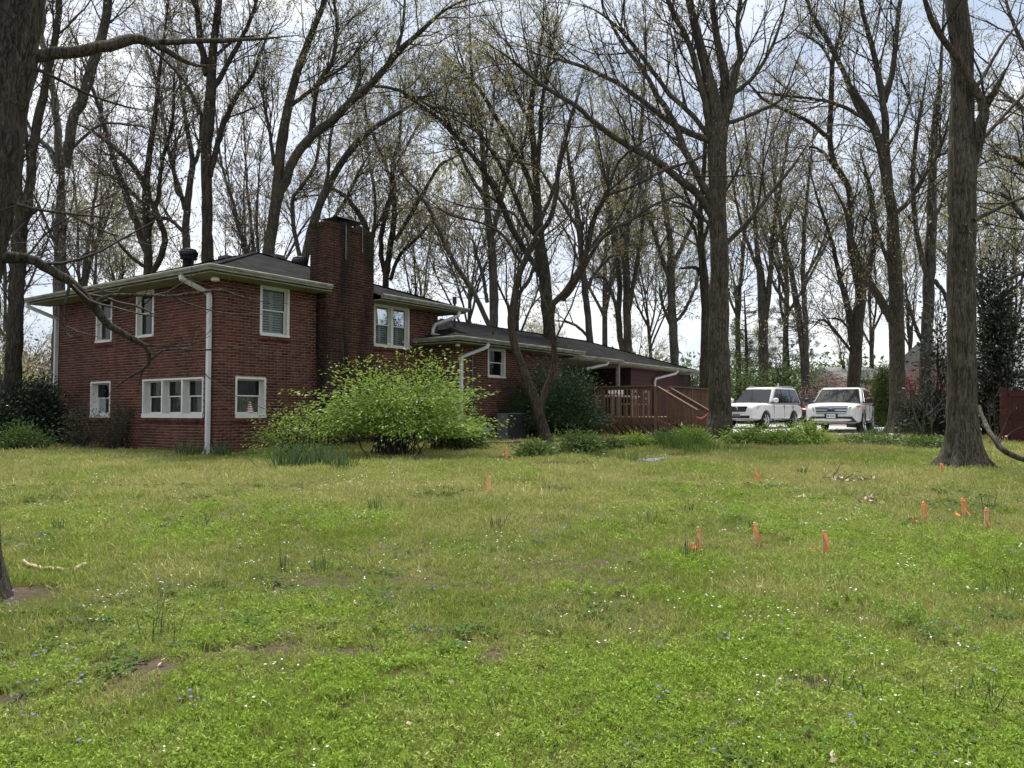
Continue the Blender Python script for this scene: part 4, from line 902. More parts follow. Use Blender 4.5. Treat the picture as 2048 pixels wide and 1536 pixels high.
 ('large_tree', 'nearest tall tree with flared roots and deeply furrowed bark', 14.5, ["1928,932,80 1926,895,68 1923,800,58 1921,700,56 1922,600,55 1922,500,55 1924,400,56 1926,330,57 1925,260,50 1924,180,46 1926,100,44 1915,30,44 1908,-60,40 1900,-250,28 1890,-500,16", ("1938,325,36 1954,275,29 1966,228,24 1964,212,20 1950,180,16 1935,150,15 1905,105,15 1880,70,13 1860,30,12 1848,-10,11 1835,-90,8", -1.2), ("1964,222,18 1985,190,15 1998,165,11 2015,135,7", -.4), "1950,182,8 1980,130,7 2010,80,6 2060,20,5", "1955,290,8 2000,240,8 2048,190,7 2100,150,5", ("1912,462,5 1905,450,6 1922,446,6 1938,455,6 1938,480,4", -.5), "1948,440,9 1990,420,8 2048,395,6 2110,390,4"], 33, 'bark_oak', 'twig', 'leaf_spring', .5, .4, 1.0, None),
 ('deciduous_tree', 'tree beyond the right frame edge whose fine limbs reach in beside the near tree', 24, ["2115,890,42 2112,600,36 2105,400,30 2110,200,22 2120,0,14 2125,-150,8", "2108,480,14 2060,450,12 2020,400,9 1990,380,6", "2105,420,14 2050,330,12 2000,310,9 1975,300,5", "2108,300,12 2060,230,10 2010,190,8 1985,170,5", "2110,250,12 2060,120,10 2020,30,7 2000,-60,5", "2108,520,12 2060,540,10 2010,560,7 1985,575,4"], 34, 'bark_grey', 'twig', 'leaf_spring', 1.0, .8),
]
for i, t in enumerate(TREES):
    name, label, Y, limbs, seed, bark, twig, leaf, q, leafy = t[:10]
    flare = t[10] if len(t) > 10 else 0; fy = t[11] if len(t) > 11 else None
    traced_tree(name, label, Y, limbs, seed, bark, twig, leaf, q, leafy, flare, fromy=fy, lf=.32 if Y < 8 else (.75 if Y < 16 else 1.0))
traced_tree('small_tree', 'leaning twin-trunked small bare tree in front of the dark yew', 21, ["1098,897,36 1085,850,30 1070,800,28 1050,750,25 1032,700,22 1022,650,22 1028,600,20 1038,550,18 1055,510,17 1075,470,15 1100,440,14 1110,400,14 1115,370,12 1117,330,10 1130,270,9 1145,230,9 1160,180,8 1172,130,6",
  ("1080,832,18 1088,790,18 1105,745,16 1108,700,15 1102,640,17 1105,610,18 1125,590,18 1150,555,17 1170,515,16 1180,470,16 1195,420,14 1215,385,12 1225,350,10 1240,320,8 1290,280,7 1330,265,6 1390,270,4", -1.5), "1215,390,10 1270,370,9 1330,340,9 1390,320,8 1420,300,6 1435,285,4", "1125,600,12 1150,570,11 1200,480,11 1260,440,9 1330,400,7 1400,390,4", "1035,590,12 1058,560,11 1070,520,9 1072,480,7", ("1045,530,8 1020,490,8 1000,465,8 960,445,7 900,430,6 860,400,5 840,390,3", -1.5), "1062,500,7 1030,430,7 990,420,6 940,415,5 890,400,4 855,380,3", "1110,390,7 1080,340,6 1040,325,6 990,315,5 930,300,3", "1022,650,10 1018,625,8 1016,600,5", "1145,230,6 1120,190,5 1090,150,4 1080,110,3", "1160,560,7 1165,470,7 1163,450,4"], 35, 'bark_red', 'twig', 'leaf_plum', .6, .25, .3, fromy=4.0, wf=.70)
# ------------------------------------------------------------------ the wood behind: a few grown trees, copied
def wood_tree(seed, h, leaf, leafy, q):
    rng = np.random.default_rng(seed); ta = Acc(); th = h * rng.uniform(.28, .42); tr = h * .0085
    k = np.linspace(0, 1, 14)
    T = np.stack([rng.normal() * .4 * k ** 2, rng.normal() * .4 * k ** 2, -.15 + (th + .15) * k], 1); Rr = tr * (1.3 * np.exp(-k * 9) * .4 + 1 - .25 * k)
    ta.add(*tubes(T[None], Rr[None], 9), 0)
    n = int(rng.integers(4, 7)); P = []; R = []
    for i in range(n):
        az = 2 * PI * (i + rng.uniform(-.3, .3)) / n; tilt = rng.uniform(.15, .55) if i else .06
        st = T[int(rng.integers(9, 14))]; d = np.array([math.sin(tilt) * math.cos(az), math.sin(tilt) * math.sin(az), math.cos(tilt)])
        c = curves(st[None], d[None], np.array([(h - th) * rng.uniform(.75, 1.05)]), 26, .045, .02, rng)[0]
        P.append(c); R.append(tr * rng.uniform(.45, .62) * np.linspace(1, .08, 26))
    P, R = np.array(P), np.array(R); ta.add(*tubes(P, R, 7), 0)
    S, SR = grow(P, R, rng, 2.4, .08, (.3, .7), 6.0, 12, .08, .06, .07, .62, .2)
    ta.add(*tubes(S, SR, 5), 0)
    acc = Acc(); x = np.linspace(0, 11, 26)
    S26 = np.stack([np.stack([np.interp(x, np.arange(12), s[:, j]) for j in range(3)], 1) for s in S]); R26 = np.stack([np.interp(x, np.arange(12), s) for s in SR])
    add_twigs(acc, np.concatenate([P, S26]), np.concatenate([R, R26]), rng, q, leafy, 1.7, .12)
    return ta, acc
protos = []
for seed, h, leaf, leafy, q in ((71, 23, 'leaf_olive', .6, .6), (72, 20, 'leaf_spring', .75, .6), (73, 25, 'leaf_tan', .6, .58), (74, 18, 'leaf_spring', .75, .6)):
    ta, acc = wood_tree(seed, h, leaf, leafy, q); a = ta.mesh('trunk'); b = acc.mesh('crown'); a.materials.append(MT['bark_grey'])
    b.materials.append(MT['twig_grey']); b.materials.append(MT[leaf]); protos.append((a, b))
FAR = [(8, 52, 'beyond the forked trunk at the left frame edge'), (75, 60, 'between the forked trunk and the pale grey tree'), (175, 55, 'left of the house, over the far eave end'), (235, 68, 'above the upper windows of the end wall'),
  (335, 58, 'between the many-stemmed fan and the turbine vent'), (455, 62, 'right of the straight mossy trunk'), (500, 50, 'just left of the slanting tree over the roof peak'), (655, 64, 'directly above the chimney'),
  (705, 55, 'over the right edge of the chimney'), (840, 60, 'over the end of the upper eave'), (890, 72, 'in the open sky above the wing hip'), (935, 56, 'left of the wing vent pipe'), (1035, 62, 'behind the leaning tree fork'), (1130, 70, 'between the stout mossy tree and the thin grey one'),
  (1210, 58, 'left of the twin-stemmed tree over the wing'), (1305, 66, 'between the twin stems and the red siding end'), (1385, 60, 'left of the tall deck tree'), (1478, 56, 'right of the tall deck tree'), (1570, 62, 'above the left SUV roof'), (1650, 70, 'above the gap between the SUVs'),
  (1745, 66, 'above the right SUV windscreen'), (1822, 60, 'between the daffodil bed tree and the pale trunk'), (1885, 72, 'left edge of the great right trunk'), (1975, 55, 'just right of the great right trunk'), (2030, 64, 'above the dark magnolia')]
LOW = [(30, 66), (140, 72), (215, 60), (300, 75), (400, 66), (560, 78), (610, 66), (780, 70), (830, 80), (905, 64), (965, 76), (1010, 68), (1075, 74), (1120, 60), (1160, 82), (1235, 66), (1275, 76), (1330, 70), (1365, 80), (1425, 66), (1500, 74), (1545, 82), (1590, 68), (1635, 78), (1690, 66), (1770, 76), (1815, 70), (1900, 64), (2000, 72), (2060, 66)]
WH = ['by the left frame edge', 'over the end wall windows', 'left of the straight mossy trunk', 'above the roof peak', 'right of the chimney top', 'over the end of the upper eave', 'over the wing hip', 'above the wing window', 'left of the leaning tree fork over the wing ridge', 'behind the twin-stemmed tree', 'over the red siding end', 'right of the tall deck tree', 'above the left SUV rear window', 'above the right SUV bonnet', 'left of the daffodil bed tree', 'behind the dark magnolia']
rng = np.random.default_rng(19)
for i, (px, Y) in enumerate(LOW[::2]):
    if i % 2: continue
    p = at(px, 800, Y); a, b = protos[(i * 3 + 1) % 4]
    r = empty('understorey_tree', (p[0], p[1], float(gz(p[0], p[1]))), float(rng.uniform(0, 6.28)), 'low twiggy understorey tree ' + WH[i], 'tree', 'low understorey trees in the wood')
    s = float(rng.uniform(.42, .68)); r.scale = (s * 1.25, s * 1.25, s); link('trunk', a, r); link('crown', b, r)
rng = np.random.default_rng(9)
for i, (px, Y, where) in enumerate(FAR):
    if i % 3 == 1: continue
    p = at(px, 800, Y); a, b = protos[i % 4]
    r = empty('wood_tree', (p[0], p[1], float(gz(p[0], p[1]))), float(rng.uniform(0, 6.28)), 'thin far tree in the wood, ' + where, 'tree', 'trees in the wood behind the house')
    s = float(rng.uniform(.9, 1.25)); r.scale = (s, s, s)
    link('trunk', a, r); link('crown', b, r)
# ------------------------------------------------------------------ bushes made of leaf sprays on arching stems
def bush(name, label, cat, base, size, nc, nl, leaf_len, leaf_w, leaf, stem, seed, spray=.3, flat=.5, shape='dome', arch=.3, droop=-.15, group=None, upb=0.0, stemr=.010, hollow=.5, rz=0, fl=.5, zmin=.06, rough=.22):
    rng = np.random.default_rng(seed); W, D, Hh = size
    u = rng.normal(size=(nc, 3)); u = nrm(u); rad = hollow + (1 - hollow) * rng.random(nc) ** .6
    if shape == 'dome': u[:, 2] = np.abs(u[:, 2]) * 1.0 - .12; c = u * rad[:, None] * np.array([W / 2, D / 2, Hh * .92]); c[:, 2] += .12 * Hh
    elif shape == 'ball': c = u * rad[:, None] * np.array([W / 2, D / 2, Hh / 2]); c[:, 2] += Hh / 2
    elif shape == 'cone':
        t = rng.random(nc) ** .8; az = rng.random(nc) * 2 * PI; rr = (1 - t) ** .7 * (.55 + .45 * rng.random(nc)); c = np.stack([rr * np.cos(az) * W / 2, rr * np.sin(az) * D / 2, t * Hh], 1)
    c *= 1 + rough * (rng.random((nc, 1)) - .45)
    c[:, 2] = np.maximum(c[:, 2], (zmin + .25 * zmin * rng.random(nc)) * Hh)
    b0 = rng.normal(size=(nc, 3)) * np.array([W * .07, D * .07, 0]); K = 8; t = np.linspace(0, 1, K)[None, :, None]
    mid = b0 * .5 + c * .45 + np.array([0, 0, 1]) * (arch * Hh * .5)
    P = (1 - t) ** 2 * b0[:, None] + 2 * t * (1 - t) * mid[:, None] + t ** 2 * c[:, None]
    P[:, 1:] += rng.normal(size=(nc, K - 1, 3)) * .015 * Hh
    R = stemr * np.linspace(1, .3, K)[None, :] * (.6 + .8 * rng.random((nc, 1)))
    acc = Acc(); acc.add(*tubes(P, R, 3), 0)
    idx = np.repeat(np.arange(nc), nl); m = len(idx); tt = .55 + .5 * rng.random(m); k = np.clip((tt * (K - 1)).astype(int), 0, K - 2); f = (tt * (K - 1) - k)[:, None]
    pos = P[idx, k] * (1 - f) + P[idx, k + 1] * f
    off = rng.normal(size=(m, 3)) * np.array([1, 1, 1 - flat]) * spray * .5; pos = pos + off; pos[:, 2] = np.maximum(pos[:, 2], .02)
    ax = nrm(off + 1e-6) * .8 + nrm(P[idx, K - 1] - P[idx, K - 2]) * .5 + rng.normal(size=(m, 3)) * .35 + np.array([0, 0, droop])
    # side twigs carry the leaves
    s = rng.choice(m, min(m, nc * 3), replace=False); q0 = P[idx[s], k[s]]; tw = np.stack([q0, (q0 + pos[s]) / 2 + np.array([0, 0, .02]), pos[s]], 1)
    acc.add(*tubes(tw, np.full((len(s), 3), stemr * .28), 3), 0)
    acc.add(*leaves(pos, ax, leaf_len * rng.uniform(.6, 1.3, m), leaf_w * rng.uniform(.7, 1.2, m), rng, fl), 1)
    base = np.asarray(base, float)
    root = empty(name, base, rz, label, cat, group)
    sm = Acc(); sm.add(acc.V[0], acc.Q[0]); o = len(acc.V[0]); sm.add(acc.V[1], acc.Q[1] - o); sm.build('stems', MT[stem], root)
    lf = Acc(); lf.add(acc.V[2], acc.Q[2] - o - len(acc.V[1])); lf.build('foliage', MT[leaf], root, False)
    return root
def gp(px, py): return ground_px(px, py)
def gat(px, Y):
    p = at(px, 824, Y); p[2] = float(gz(p[0], p[1])); return p
leafmat('leaf_bright', [(0, (.07, .125, .02)), (.35, (.14, .23, .033)), (.7, (.23, .34, .05)), (1, (.32, .39, .09))], .4, .5, .3, wscale=.9)
leafmat('leaf_yew', [(0, (.013, .028, .012)), (.5, (.024, .052, .018)), (1, (.06, .10, .028))], .12, .6, .25, wscale=1.2)
leafmat('leaf_holly', [(0, (.012, .022, .012)), (.5, (.022, .038, .018)), (1, (.05, .07, .03))], .1, .35, .5, wscale=1.0)
leafmat('leaf_magnolia', [(0, (.014, .024, .013)), (.6, (.028, .045, .022)), (1, (.06, .065, .032))], .08, .25, .7)
leafmat('leaf_mid', [(0, (.05, .09, .018)), (.5, (.09, .15, .03)), (1, (.16, .21, .06))], .35, .5, .3, wscale=.8)
leafmat('leaf_box', [(0, (.035, .06, .012)), (.5, (.06, .10, .02)), (1, (.10, .14, .035))], .2, .5, .3, wscale=1.2)
leafmat('leaf_rose', [(0, (.05, .065, .028)), (.5, (.085, .10, .045)), (1, (.15, .14, .08))], .3, .5, .3)
leafmat('leaf_jred', [(0, (.12, .012, .018)), (.5, (.20, .022, .03)), (1, (.28, .05, .05))], .4)
leafmat('leaf_pink', [(0, (.30, .17, .17)), (.5, (.42, .28, .27)), (1, (.48, .40, .34))], .4)
leafmat('blade_blue', [(0, (.045, .085, .033)), (.5, (.075, .13, .05)), (1, (.13, .19, .07))], .3, .45, .4)
leafmat('blade_green', [(0, (.05, .10, .02)), (.5, (.09, .17, .03)), (1, (.16, .24, .06))], .35, .5, .3)
p = gp(725, 926)
bush('green_shrub', 'large bright green leafing shrub in front of the chimney', 'shrub', gat(785, 16.9), (4.0, 2.0, 2.6), 95, 165, .085, .040, 'leaf_bright', 'twig', 201, .66, .88, 'dome', .6, hollow=.4, zmin=.18, stemr=.014, rough=.5)
bush('green_shrub', 'thin yellowish green shrub by the lower corner window', 'shrub', gat(585, 16.5), (1.9, 1.2, 1.35), 44, 60, .065, .03, 'leaf_bright', 'twig', 202, .5, .8, 'dome', .5, hollow=.35)
bush('green_shrub', 'rounded end of green shrubbery hanging before the wing downspout', 'shrub', gat(880, 18.6), (1.8, 1.4, 1.95), 50, 110, .08, .038, 'leaf_bright', 'twig', 203, .55, .8, 'dome', .5, zmin=.2)
bush('green_shrub', 'low leafy shrub at the base of the wing downspout', 'shrub', gat(920, 18.6), (1.6, 1.2, .8), 80, 45, .07, .034, 'leaf_mid', 'twig', 204, .3, .5, 'dome', .4)
bush('yew', 'big dark green yew between the wing window and the deck', 'yew', gat(1108, 24.0), (3.5, 2.2, 2.75), 330, 85, .12, .022, 'leaf_yew', 'twig', 205, .42, .35, 'dome', .3, droop=.0, fl=.3, zmin=.2)
bush('holly_bush', 'dense dark holly at the far left corner of the house', 'bush', gat(52, 20.2), (2.1, 2.0, 2.0), 260, 75, .09, .05, 'leaf_holly', 'twig', 207, .36, .2, 'dome', .2, fl=.2)
bush('holly_bush', 'dark holly crowding the left frame edge', 'bush', gat(-20, 19.0), (1.6, 1.6, 1.5), 120, 65, .09, .05, 'leaf_holly', 'twig', 208, .36, .2, 'dome', .2, fl=.2)
bush('green_shrub', 'small mid green shrub at the foot of the holly', 'shrub', gat(50, 18.4), (1.4, 1.0, .75), 70, 45, .07, .034, 'leaf_mid', 'twig', 209, .28, .4, 'dome', .3)
bush('rose_bush', 'bare-stemmed rose bush below the end wall window', 'bush', gp(163, 902), (1.05, .8, 1.55), 40, 20, .065, .032, 'leaf_rose', 'bark_grey', 210, .28, .2, 'dome', .1, stemr=.02, hollow=.6)
bush('rose_bush', 'bare-stemmed rose bush nearest the triple window', 'bush', gp(238, 902), (1.1, .8, 1.45), 40, 20, .065, .032, 'leaf_rose', 'bark_grey', 211, .28, .2, 'dome', .1, stemr=.02, hollow=.6)
for i, (px, py, w, h, lf, lab) in enumerate((
    (1158, 912, 1.3, .75, 'leaf_mid', 'leafy shrub right of the leaning tree foot'), (1068, 916, .9, .36, 'leaf_mid', 'low shrub left of the leaning tree foot'),
    (1215, 902, .9, .34, 'leaf_mid', 'shrub at the left end of the deck skirt'), (1275, 897, .9, .36, 'leaf_bright', 'pale green shrub against the diagonal deck skirt'),
    (1325, 895, .9, .42, 'leaf_mid', 'shrub in front of the deck stair post'), (1385, 893, 1.1, .55, 'leaf_bright', 'bright shrub left of the tall tree root'),
    (1500, 893, 1.5, .62, 'leaf_bright', 'bright green shrub right of the tall tree root'), (1560, 895, 1.7, .66, 'leaf_bright', 'bright green shrub below the left SUV'),
    (1615, 890, 1.2, .72, 'leaf_bright', 'bright green shrub at the left SUV rear wheel'), (1745, 892, 2.2, .3, 'leaf_mid', 'low green cover in front of the edging timber'), (1850, 898, 1.3, .32, 'leaf_mid', 'low green cover left of the great tree roots'))):
    bush('garden_shrub', lab, 'shrub', gp(px, py), (w, w * .7, h), 60, 40, .075, .038, lf, 'twig', 220 + i, .28, .5, 'dome', .4, group='shrubs in the planting bed')
bush('boxwood', 'clipped conical evergreen behind the right SUV', 'bush', gat(1768, 37.5), (1.9, 1.9, 2.9), 260, 60, .09, .05, 'leaf_box', 'twig', 240, .28, .1, 'cone', .1, fl=.1)
bush('magnolia_tree', 'dark glossy magnolia with big leaves right of the near tree', 'tree', gat(1995, 25.5), (2.8, 2.6, 6.0), 190, 30, .19, .075, 'leaf_magnolia', 'bark_dark', 241, .5, .2, 'cone', .1, fl=.15, stemr=.02)
bush('magnolia_tree', 'second dark magnolia showing left of the near tree', 'tree', gat(1880, 24), (1.6, 1.6, 4.4), 38, 28, .18, .07, 'leaf_magnolia', 'bark_dark', 242, .5, .2, 'cone', .1, fl=.15, stemr=.02)
bush('laurel_bush', 'dark evergreen bush under the second magnolia', 'bush', gat(1870, 26), (2.2, 1.6, 1.9), 130, 45, .12, .055, 'leaf_holly', 'twig', 243, .35, .2, 'dome', .2, fl=.2)
bush('japanese_maple', 'red-leaved Japanese maple beyond the daffodil bed', 'tree', gat(1835, 40), (5.6, 4, 3.5), 110, 45, .12, .07, 'leaf_jred', 'bark_dark', 244, .7, .75, 'dome', .7, stemr=.02)
bush('dogwood', 'pink flowering dogwood behind the right SUV', 'tree', gat(1665, 44), (4.2, 3, 3.3), 130, 45, .11, .08, 'leaf_pink', 'bark_dark', 245, .7, .6, 'dome', .6, stemr=.02)
for i, (px, Y, w, h, lf, lab) in enumerate((
    (1490, 45, 4.5, 4.2, 'leaf_mid', 'leafy young tree left of the left SUV roof'), (1560, 48, 4.5, 5.2, 'leaf_mid', 'leafy young tree over the left SUV roof'), (1625, 50, 4.0, 4.6, 'leaf_mid', 'leafy young tree above the gap between the SUVs'),
    (1730, 52, 4.0, 4.4, 'leaf_mid', 'leafy young tree behind the crooked tree'), (1380, 50, 4.5, 4.2, 'leaf_mid', 'leafy young tree behind the basketball backboard'), (1290, 55, 5.0, 5.6, 'leaf_spring', 'pale spring-leaved tree over the far wing roof'),
    (860, 50, 6.0, 7.5, 'leaf_tan', 'tan budding tree right of the chimney'), (790, 54, 5.0, 6.8, 'leaf_tan', 'tan budding tree over the upper eave'), (940, 52, 4.6, 6.6, 'leaf_plum', 'pinkish budding tree behind the wing vent pipe'), (1060, 56, 5.5, 6.0, 'leaf_spring', 'pale budding tree seen through the leaning tree'),
    (60, 40, 5.5, 5.0, 'leaf_tan', 'hazy budding thicket left of the house'), (-30, 36, 4.5, 4.6, 'leaf_spring', 'hazy thicket at the left frame edge'), (190, 46, 6, 7.2, 'leaf_tan', 'tan budding tree over the end eave'), (1170, 54, 4.5, 5.6, 'leaf_spring', 'pale budding tree over the wing ridge end'), (480, 52, 6, 7.0, 'leaf_tan', 'tan budding tree over the roof peak'))):
    bush('young_tree', lab, 'tree', gat(px, Y), (w, w, h), 150, 34, .16, .075, lf, 'twig', 260 + i, .9, .4, 'ball' if lf != 'leaf_mid' else 'dome', .5, group='young trees behind the house', stemr=.028, hollow=.3)
# a pine with tufted needles
def pine(px, Y, h, seed, label):
    rng = np.random.default_rng(seed); b = gat(px, Y); root = empty('pine_tree', b, 0, label, 'tree')
    MB().tube([(0, 0, -.1), (.1, 0, h * .5), (.0, .1, h)], [.16, .11, .03], 8).build('trunk', MT['bark_dark'], root, True)
    n = 46; t = .35 + .65 * rng.random(n); az = rng.random(n) * 2 * PI; ln = (1.05 - t) * h * .42 + .5
    st = np.stack([np.zeros(n), np.zeros(n), t * h], 1); d = np.stack([np.cos(az), np.sin(az), np.full(n, .1)], 1)
    P = curves(st, nrm(d), ln, 7, .1, .03, rng); acc = Acc(); acc.add(*tubes(P, .03 * np.linspace(1, .2, 7)[None] * np.ones((n, 1)), 4), 0)
    T2, R2 = grow(P, np.full((n, 7), .02), rng, .35, .3, (.4, .9), .6, 4, .1, .06, .01); acc.add(*tubes(T2, R2, 3), 0)
    e = np.concatenate([T2[:, 3], T2[:, 2]]); i = np.repeat(np.arange(len(e)), 16); ax = rng.normal(size=(len(i), 3)) + np.array([0, 0, .4])
    acc.add(*leaves(e[i] + rng.normal(size=(len(i), 3)) * .06, ax, rng.uniform(.16, .26, len(i)), .03, rng), 1)
    acc.build('crown', [MT['twig'], MT['leaf_box']], root, False)
pine(1492, 50, 8.6, 301, 'tufted pine left of the split trunk behind the left SUV'); pine(1575, 54, 8.2, 302, 'tufted pine between the split trunk and the paired stems')
# far woodland that reads as one mass
rng = np.random.default_rng(77); n = 42000
x = rng.uniform(-120, 150, n); y = rng.uniform(84, 125, n); hh = 4 + 6 * fnoise(x * .12, y * .05, 3); z = gz(x, y) + hh * rng.random(n) ** .8
acc = Acc(); acc.add(*leaves(np.stack([x, y, z], 1), rng.normal(size=(n, 3)) + np.array([0, 0, -.3]), rng.uniform(.4, .8, n), rng.uniform(.2, .4, n), rng), 0)
o = acc.build('treeline', [MT['leaf_mid']], None, False); tag(o, 'hazy green woodland edge far behind everything', 'woodland', kind='stuff')
# ------------------------------------------------------------------ cars
def paint(name, c, metal=0.0, rough=.28):
    m, nt, out = nodes(name)
    n = noise(nt, 3, 5, .6, coords(nt, 'Object')); r = ramp(nt, n.outputs['Fac'], [(.3, tuple(x * .9 for x in c)), (.7, c)])
    p = bsdf(nt, out, r.outputs[0], rough, metal, .5); setin(p, Coat_Weight=.6, Coat_Roughness=.08)
paint('car_white', (.74, .74, .73)); paint('car_maroon', (.07, .012, .014)); paint('chrome', (.62, .63, .64), .9, .2)
m, nt, out = nodes('car_glass'); bsdf(nt, out, (.010, .013, .013), .05, 0, .5, None, Coat_Weight=.25, Coat_Roughness=.02)
m, nt, out = nodes('lamp_glass'); bsdf(nt, out, (.48, .50, .50), .12, .3, .8)
m, nt, out = nodes('amber_lens'); bsdf(nt, out, (.55, .17, .03), .25, 0, .6)
m, nt, out = nodes('emblem_blue'); bsdf(nt, out, (.03, .05, .16), .25, .2, .6)
simple('tyre', (.018, .018, .018), .85); simple('black_plastic', (.016, .016, .017), .55); simple('plate_white', (.65, .66, .60), .5, var=.15, scale=30)
def car(name, label, cx, cy, alpha, L, Wd, Hh, pm, spec):
    """x forward, y to the car's left"""
    z0 = float(gz(cx, cy)) + .03
    root = empty(name, (cx, cy, z0), math.atan2(-math.cos(alpha), -math.sin(alpha)), label, 'car')
    hl = L / 2; w = Wd / 2; belt = spec['belt']; gc = spec['clear']; hood = spec['hood']; cowl = spec['cowl']
    secs = [(-hl, .86, gc + .22, belt - .22), (-hl + .05, .93, gc + .1, belt - .12), (-hl + .25, .98, gc + .06, belt - .02), (-hl * .5, 1, gc, belt), (0, 1, gc, belt), (cowl, 1, gc, belt - .01),
            (cowl + (hl - cowl) * .45, .995, gc, (belt + hood) / 2 + .03), (hl - .35, .97, gc + .02, hood + .02), (hl - .12, .90, gc + .06, hood - .05), (hl - .03, .82, gc + .1, hood - .16), (hl, .72, gc + .16, hood - .26)]
    b = MB(); N = 0
    for x, ws, zb, zt in secs:
        W2 = w * ws; hgt = zt - zb
        half = [(.0, zb), (.78 * W2, zb), (.95 * W2, zb + .05), (W2 * .985, zb + .18 * hgt), (W2, zb + .45 * hgt), (W2 * .995, zb + .68 * hgt), (W2 * .965, zt - .10 * hgt), (W2 * .90, zt - .015), (W2 * .55, zt + .02), (0, zt + .03)]
        ring = [(x, y, z) for y, z in half] + [(x, -y, z) for y, z in half[-2:0:-1]]; N = len(ring); b.v += ring
    for i in range(len(secs) - 1):
        for j in range(N): b.f.append((i * N + j, i * N + (j + 1) % N, (i + 1) * N + (j + 1) % N, (i + 1) * N + j))
    b.f.append(tuple(range(N))); b.f.append(tuple((len(secs) - 1) * N + j for j in range(N)))
    body = b.build('body', MT[pm], root, True); s = body.modifiers.new('s', 'SUBSURF'); s.levels = 2; s.render_levels = 2
    wr = spec['wheel']; fx, rx = spec['axles']; cutters = []
    for ax in (fx, rx):
        for sd in (1, -1):
            c = MB().tube([(ax, sd * (w - .32), wr), (ax, sd * (w + .3), wr)], wr * 1.17, 28).build('cutter', MT['black_plastic'], root)
            md = body.modifiers.new('b', 'BOOLEAN'); md.object = c; md.operation = 'DIFFERENCE'; md.solver = 'EXACT'; cutters.append(c)
    bpy.context.view_layer.update(); dg = bpy.context.evaluated_depsgraph_get()
    me = bpy.data.meshes.new_from_object(body.evaluated_get(dg)); body.modifiers.clear(); body.data = me
    if not me.materials: me.materials.append(MT[pm])
    for c in cutters: bpy.data.objects.remove(c)
    # greenhouse
    gx0, gx1, rx0, rx1 = spec['gh']; bw, rw = w * .955, w * spec.get('rw', .74); zb = belt - .03
    lo = [(gx0, -bw), (gx1, -bw * .97), (gx1, bw * .97), (gx0, bw)]; hi = [(rx0, -rw), (rx1, -rw * .97), (rx1, rw * .97), (rx0, rw)]
    g = MB(); g.v = [(x, y, zb) for x, y in lo] + [(x, y, Hh) for x, y in hi]
    g.f = [(0, 3, 2, 1), (4, 5, 6, 7)] + [(i, (i + 1) % 4, 4 + (i + 1) % 4, 4 + i) for i in range(4)]
    cab = g.build('cabin', MT[pm], root, True, .13); cab.modifiers['bevel'].segments = 3
    def side(x, z, sd, o=.012):
        t = (z - zb) / (Hh - zb); return (x, sd * (bw + (rw - bw) * t + o), z + o * .4)
    zs, zt = belt + .03, Hh - .13
    for sd in (1, -1):
        for i, (xa, xb, xc, xd) in enumerate(spec['side']):
            P = [side(xa, zs, sd), side(xb, zs, sd), side(xc, zt, sd), side(xd, zt, sd)]
            MB().prism(P, (0, sd * -.01, 0)).build('side_window', MT['car_glass'], root)
        P0 = [side(x, z, sd, .008) for x, z in spec['dlo']]; MB().prism(P0, (0, sd * -.01, 0)).build('window_trim', MT['black_plastic'], root)
    def fr(t, u, o=.012):                                    # windscreen plane
        x = gx1 + (rx1 - gx1) * t; hw_ = (bw + (rw - bw) * t) * .97; return (x + o, u * hw_, zb + (Hh - zb) * t + o * .7)
    MB().prism([fr(.06, -.93), fr(.06, .93), fr(.88, .90), fr(.88, -.90)], (-.01, 0, 0)).build('windscreen', MT['car_glass'], root)
    def rr(t, u, o=.012):
        x = gx0 + (rx0 - gx0) * t; hw_ = bw + (rw - bw) * t; return (x - o, u * hw_, zb + (Hh - zb) * t)
    MB().prism([rr(.1, -.85), rr(.1, .85), rr(.85, .8), rr(.85, -.8)], (.01, 0, 0)).build('rear_window', MT['car_glass'], root)
    # wheels
    for ax in (fx, rx):
        for sd in (1, -1):
            wh = empty('wheel', (ax, sd * (w - .13), wr)); wh.parent = root
            t = MB(); t.lathe([(wr * .66, -.11), (wr * .92, -.12), (wr, -.08), (wr, .08), (wr * .92, .12), (wr * .66, .11)], (0, 0, 0), 28, 'y'); t.build('tyre', MT['tyre'], wh, True)
            r = MB(); r.lathe([(wr * .66, -.1), (wr * .64, .08), (wr * .69, .115), (wr * .69, .1)], (0, 0, 0), 24, 'y')
            yo = sd * .085
            for k in range(6):
                a = k * PI / 3 + .2; ca, sa = math.cos(a), math.sin(a)
                q = [(.05, -.03), (wr * .66, -.05), (wr * .66, .05), (.05, .03)]
                r.prism([(x * ca - y * sa, yo, x * sa + y * ca) for x, y in q], (0, sd * .02, 0))
            r.lathe([(0, yo + sd * .03), (.07, yo + sd * .028), (.075, yo)], (0, 0, 0), 12, 'y')
            r.build('rim', MT['chrome'], wh, False)
            MB().lathe([(0, -.02), (wr * .66, -.02)], (0, 0, 0), 20, 'y').build('brake_disc', MT['black_plastic'], wh)
        MB().box(ax - wr, ax + wr, -(w - .3), w - .3, gc + .05, gc + .2).build('wheel_well', MT['black_plastic'], root)
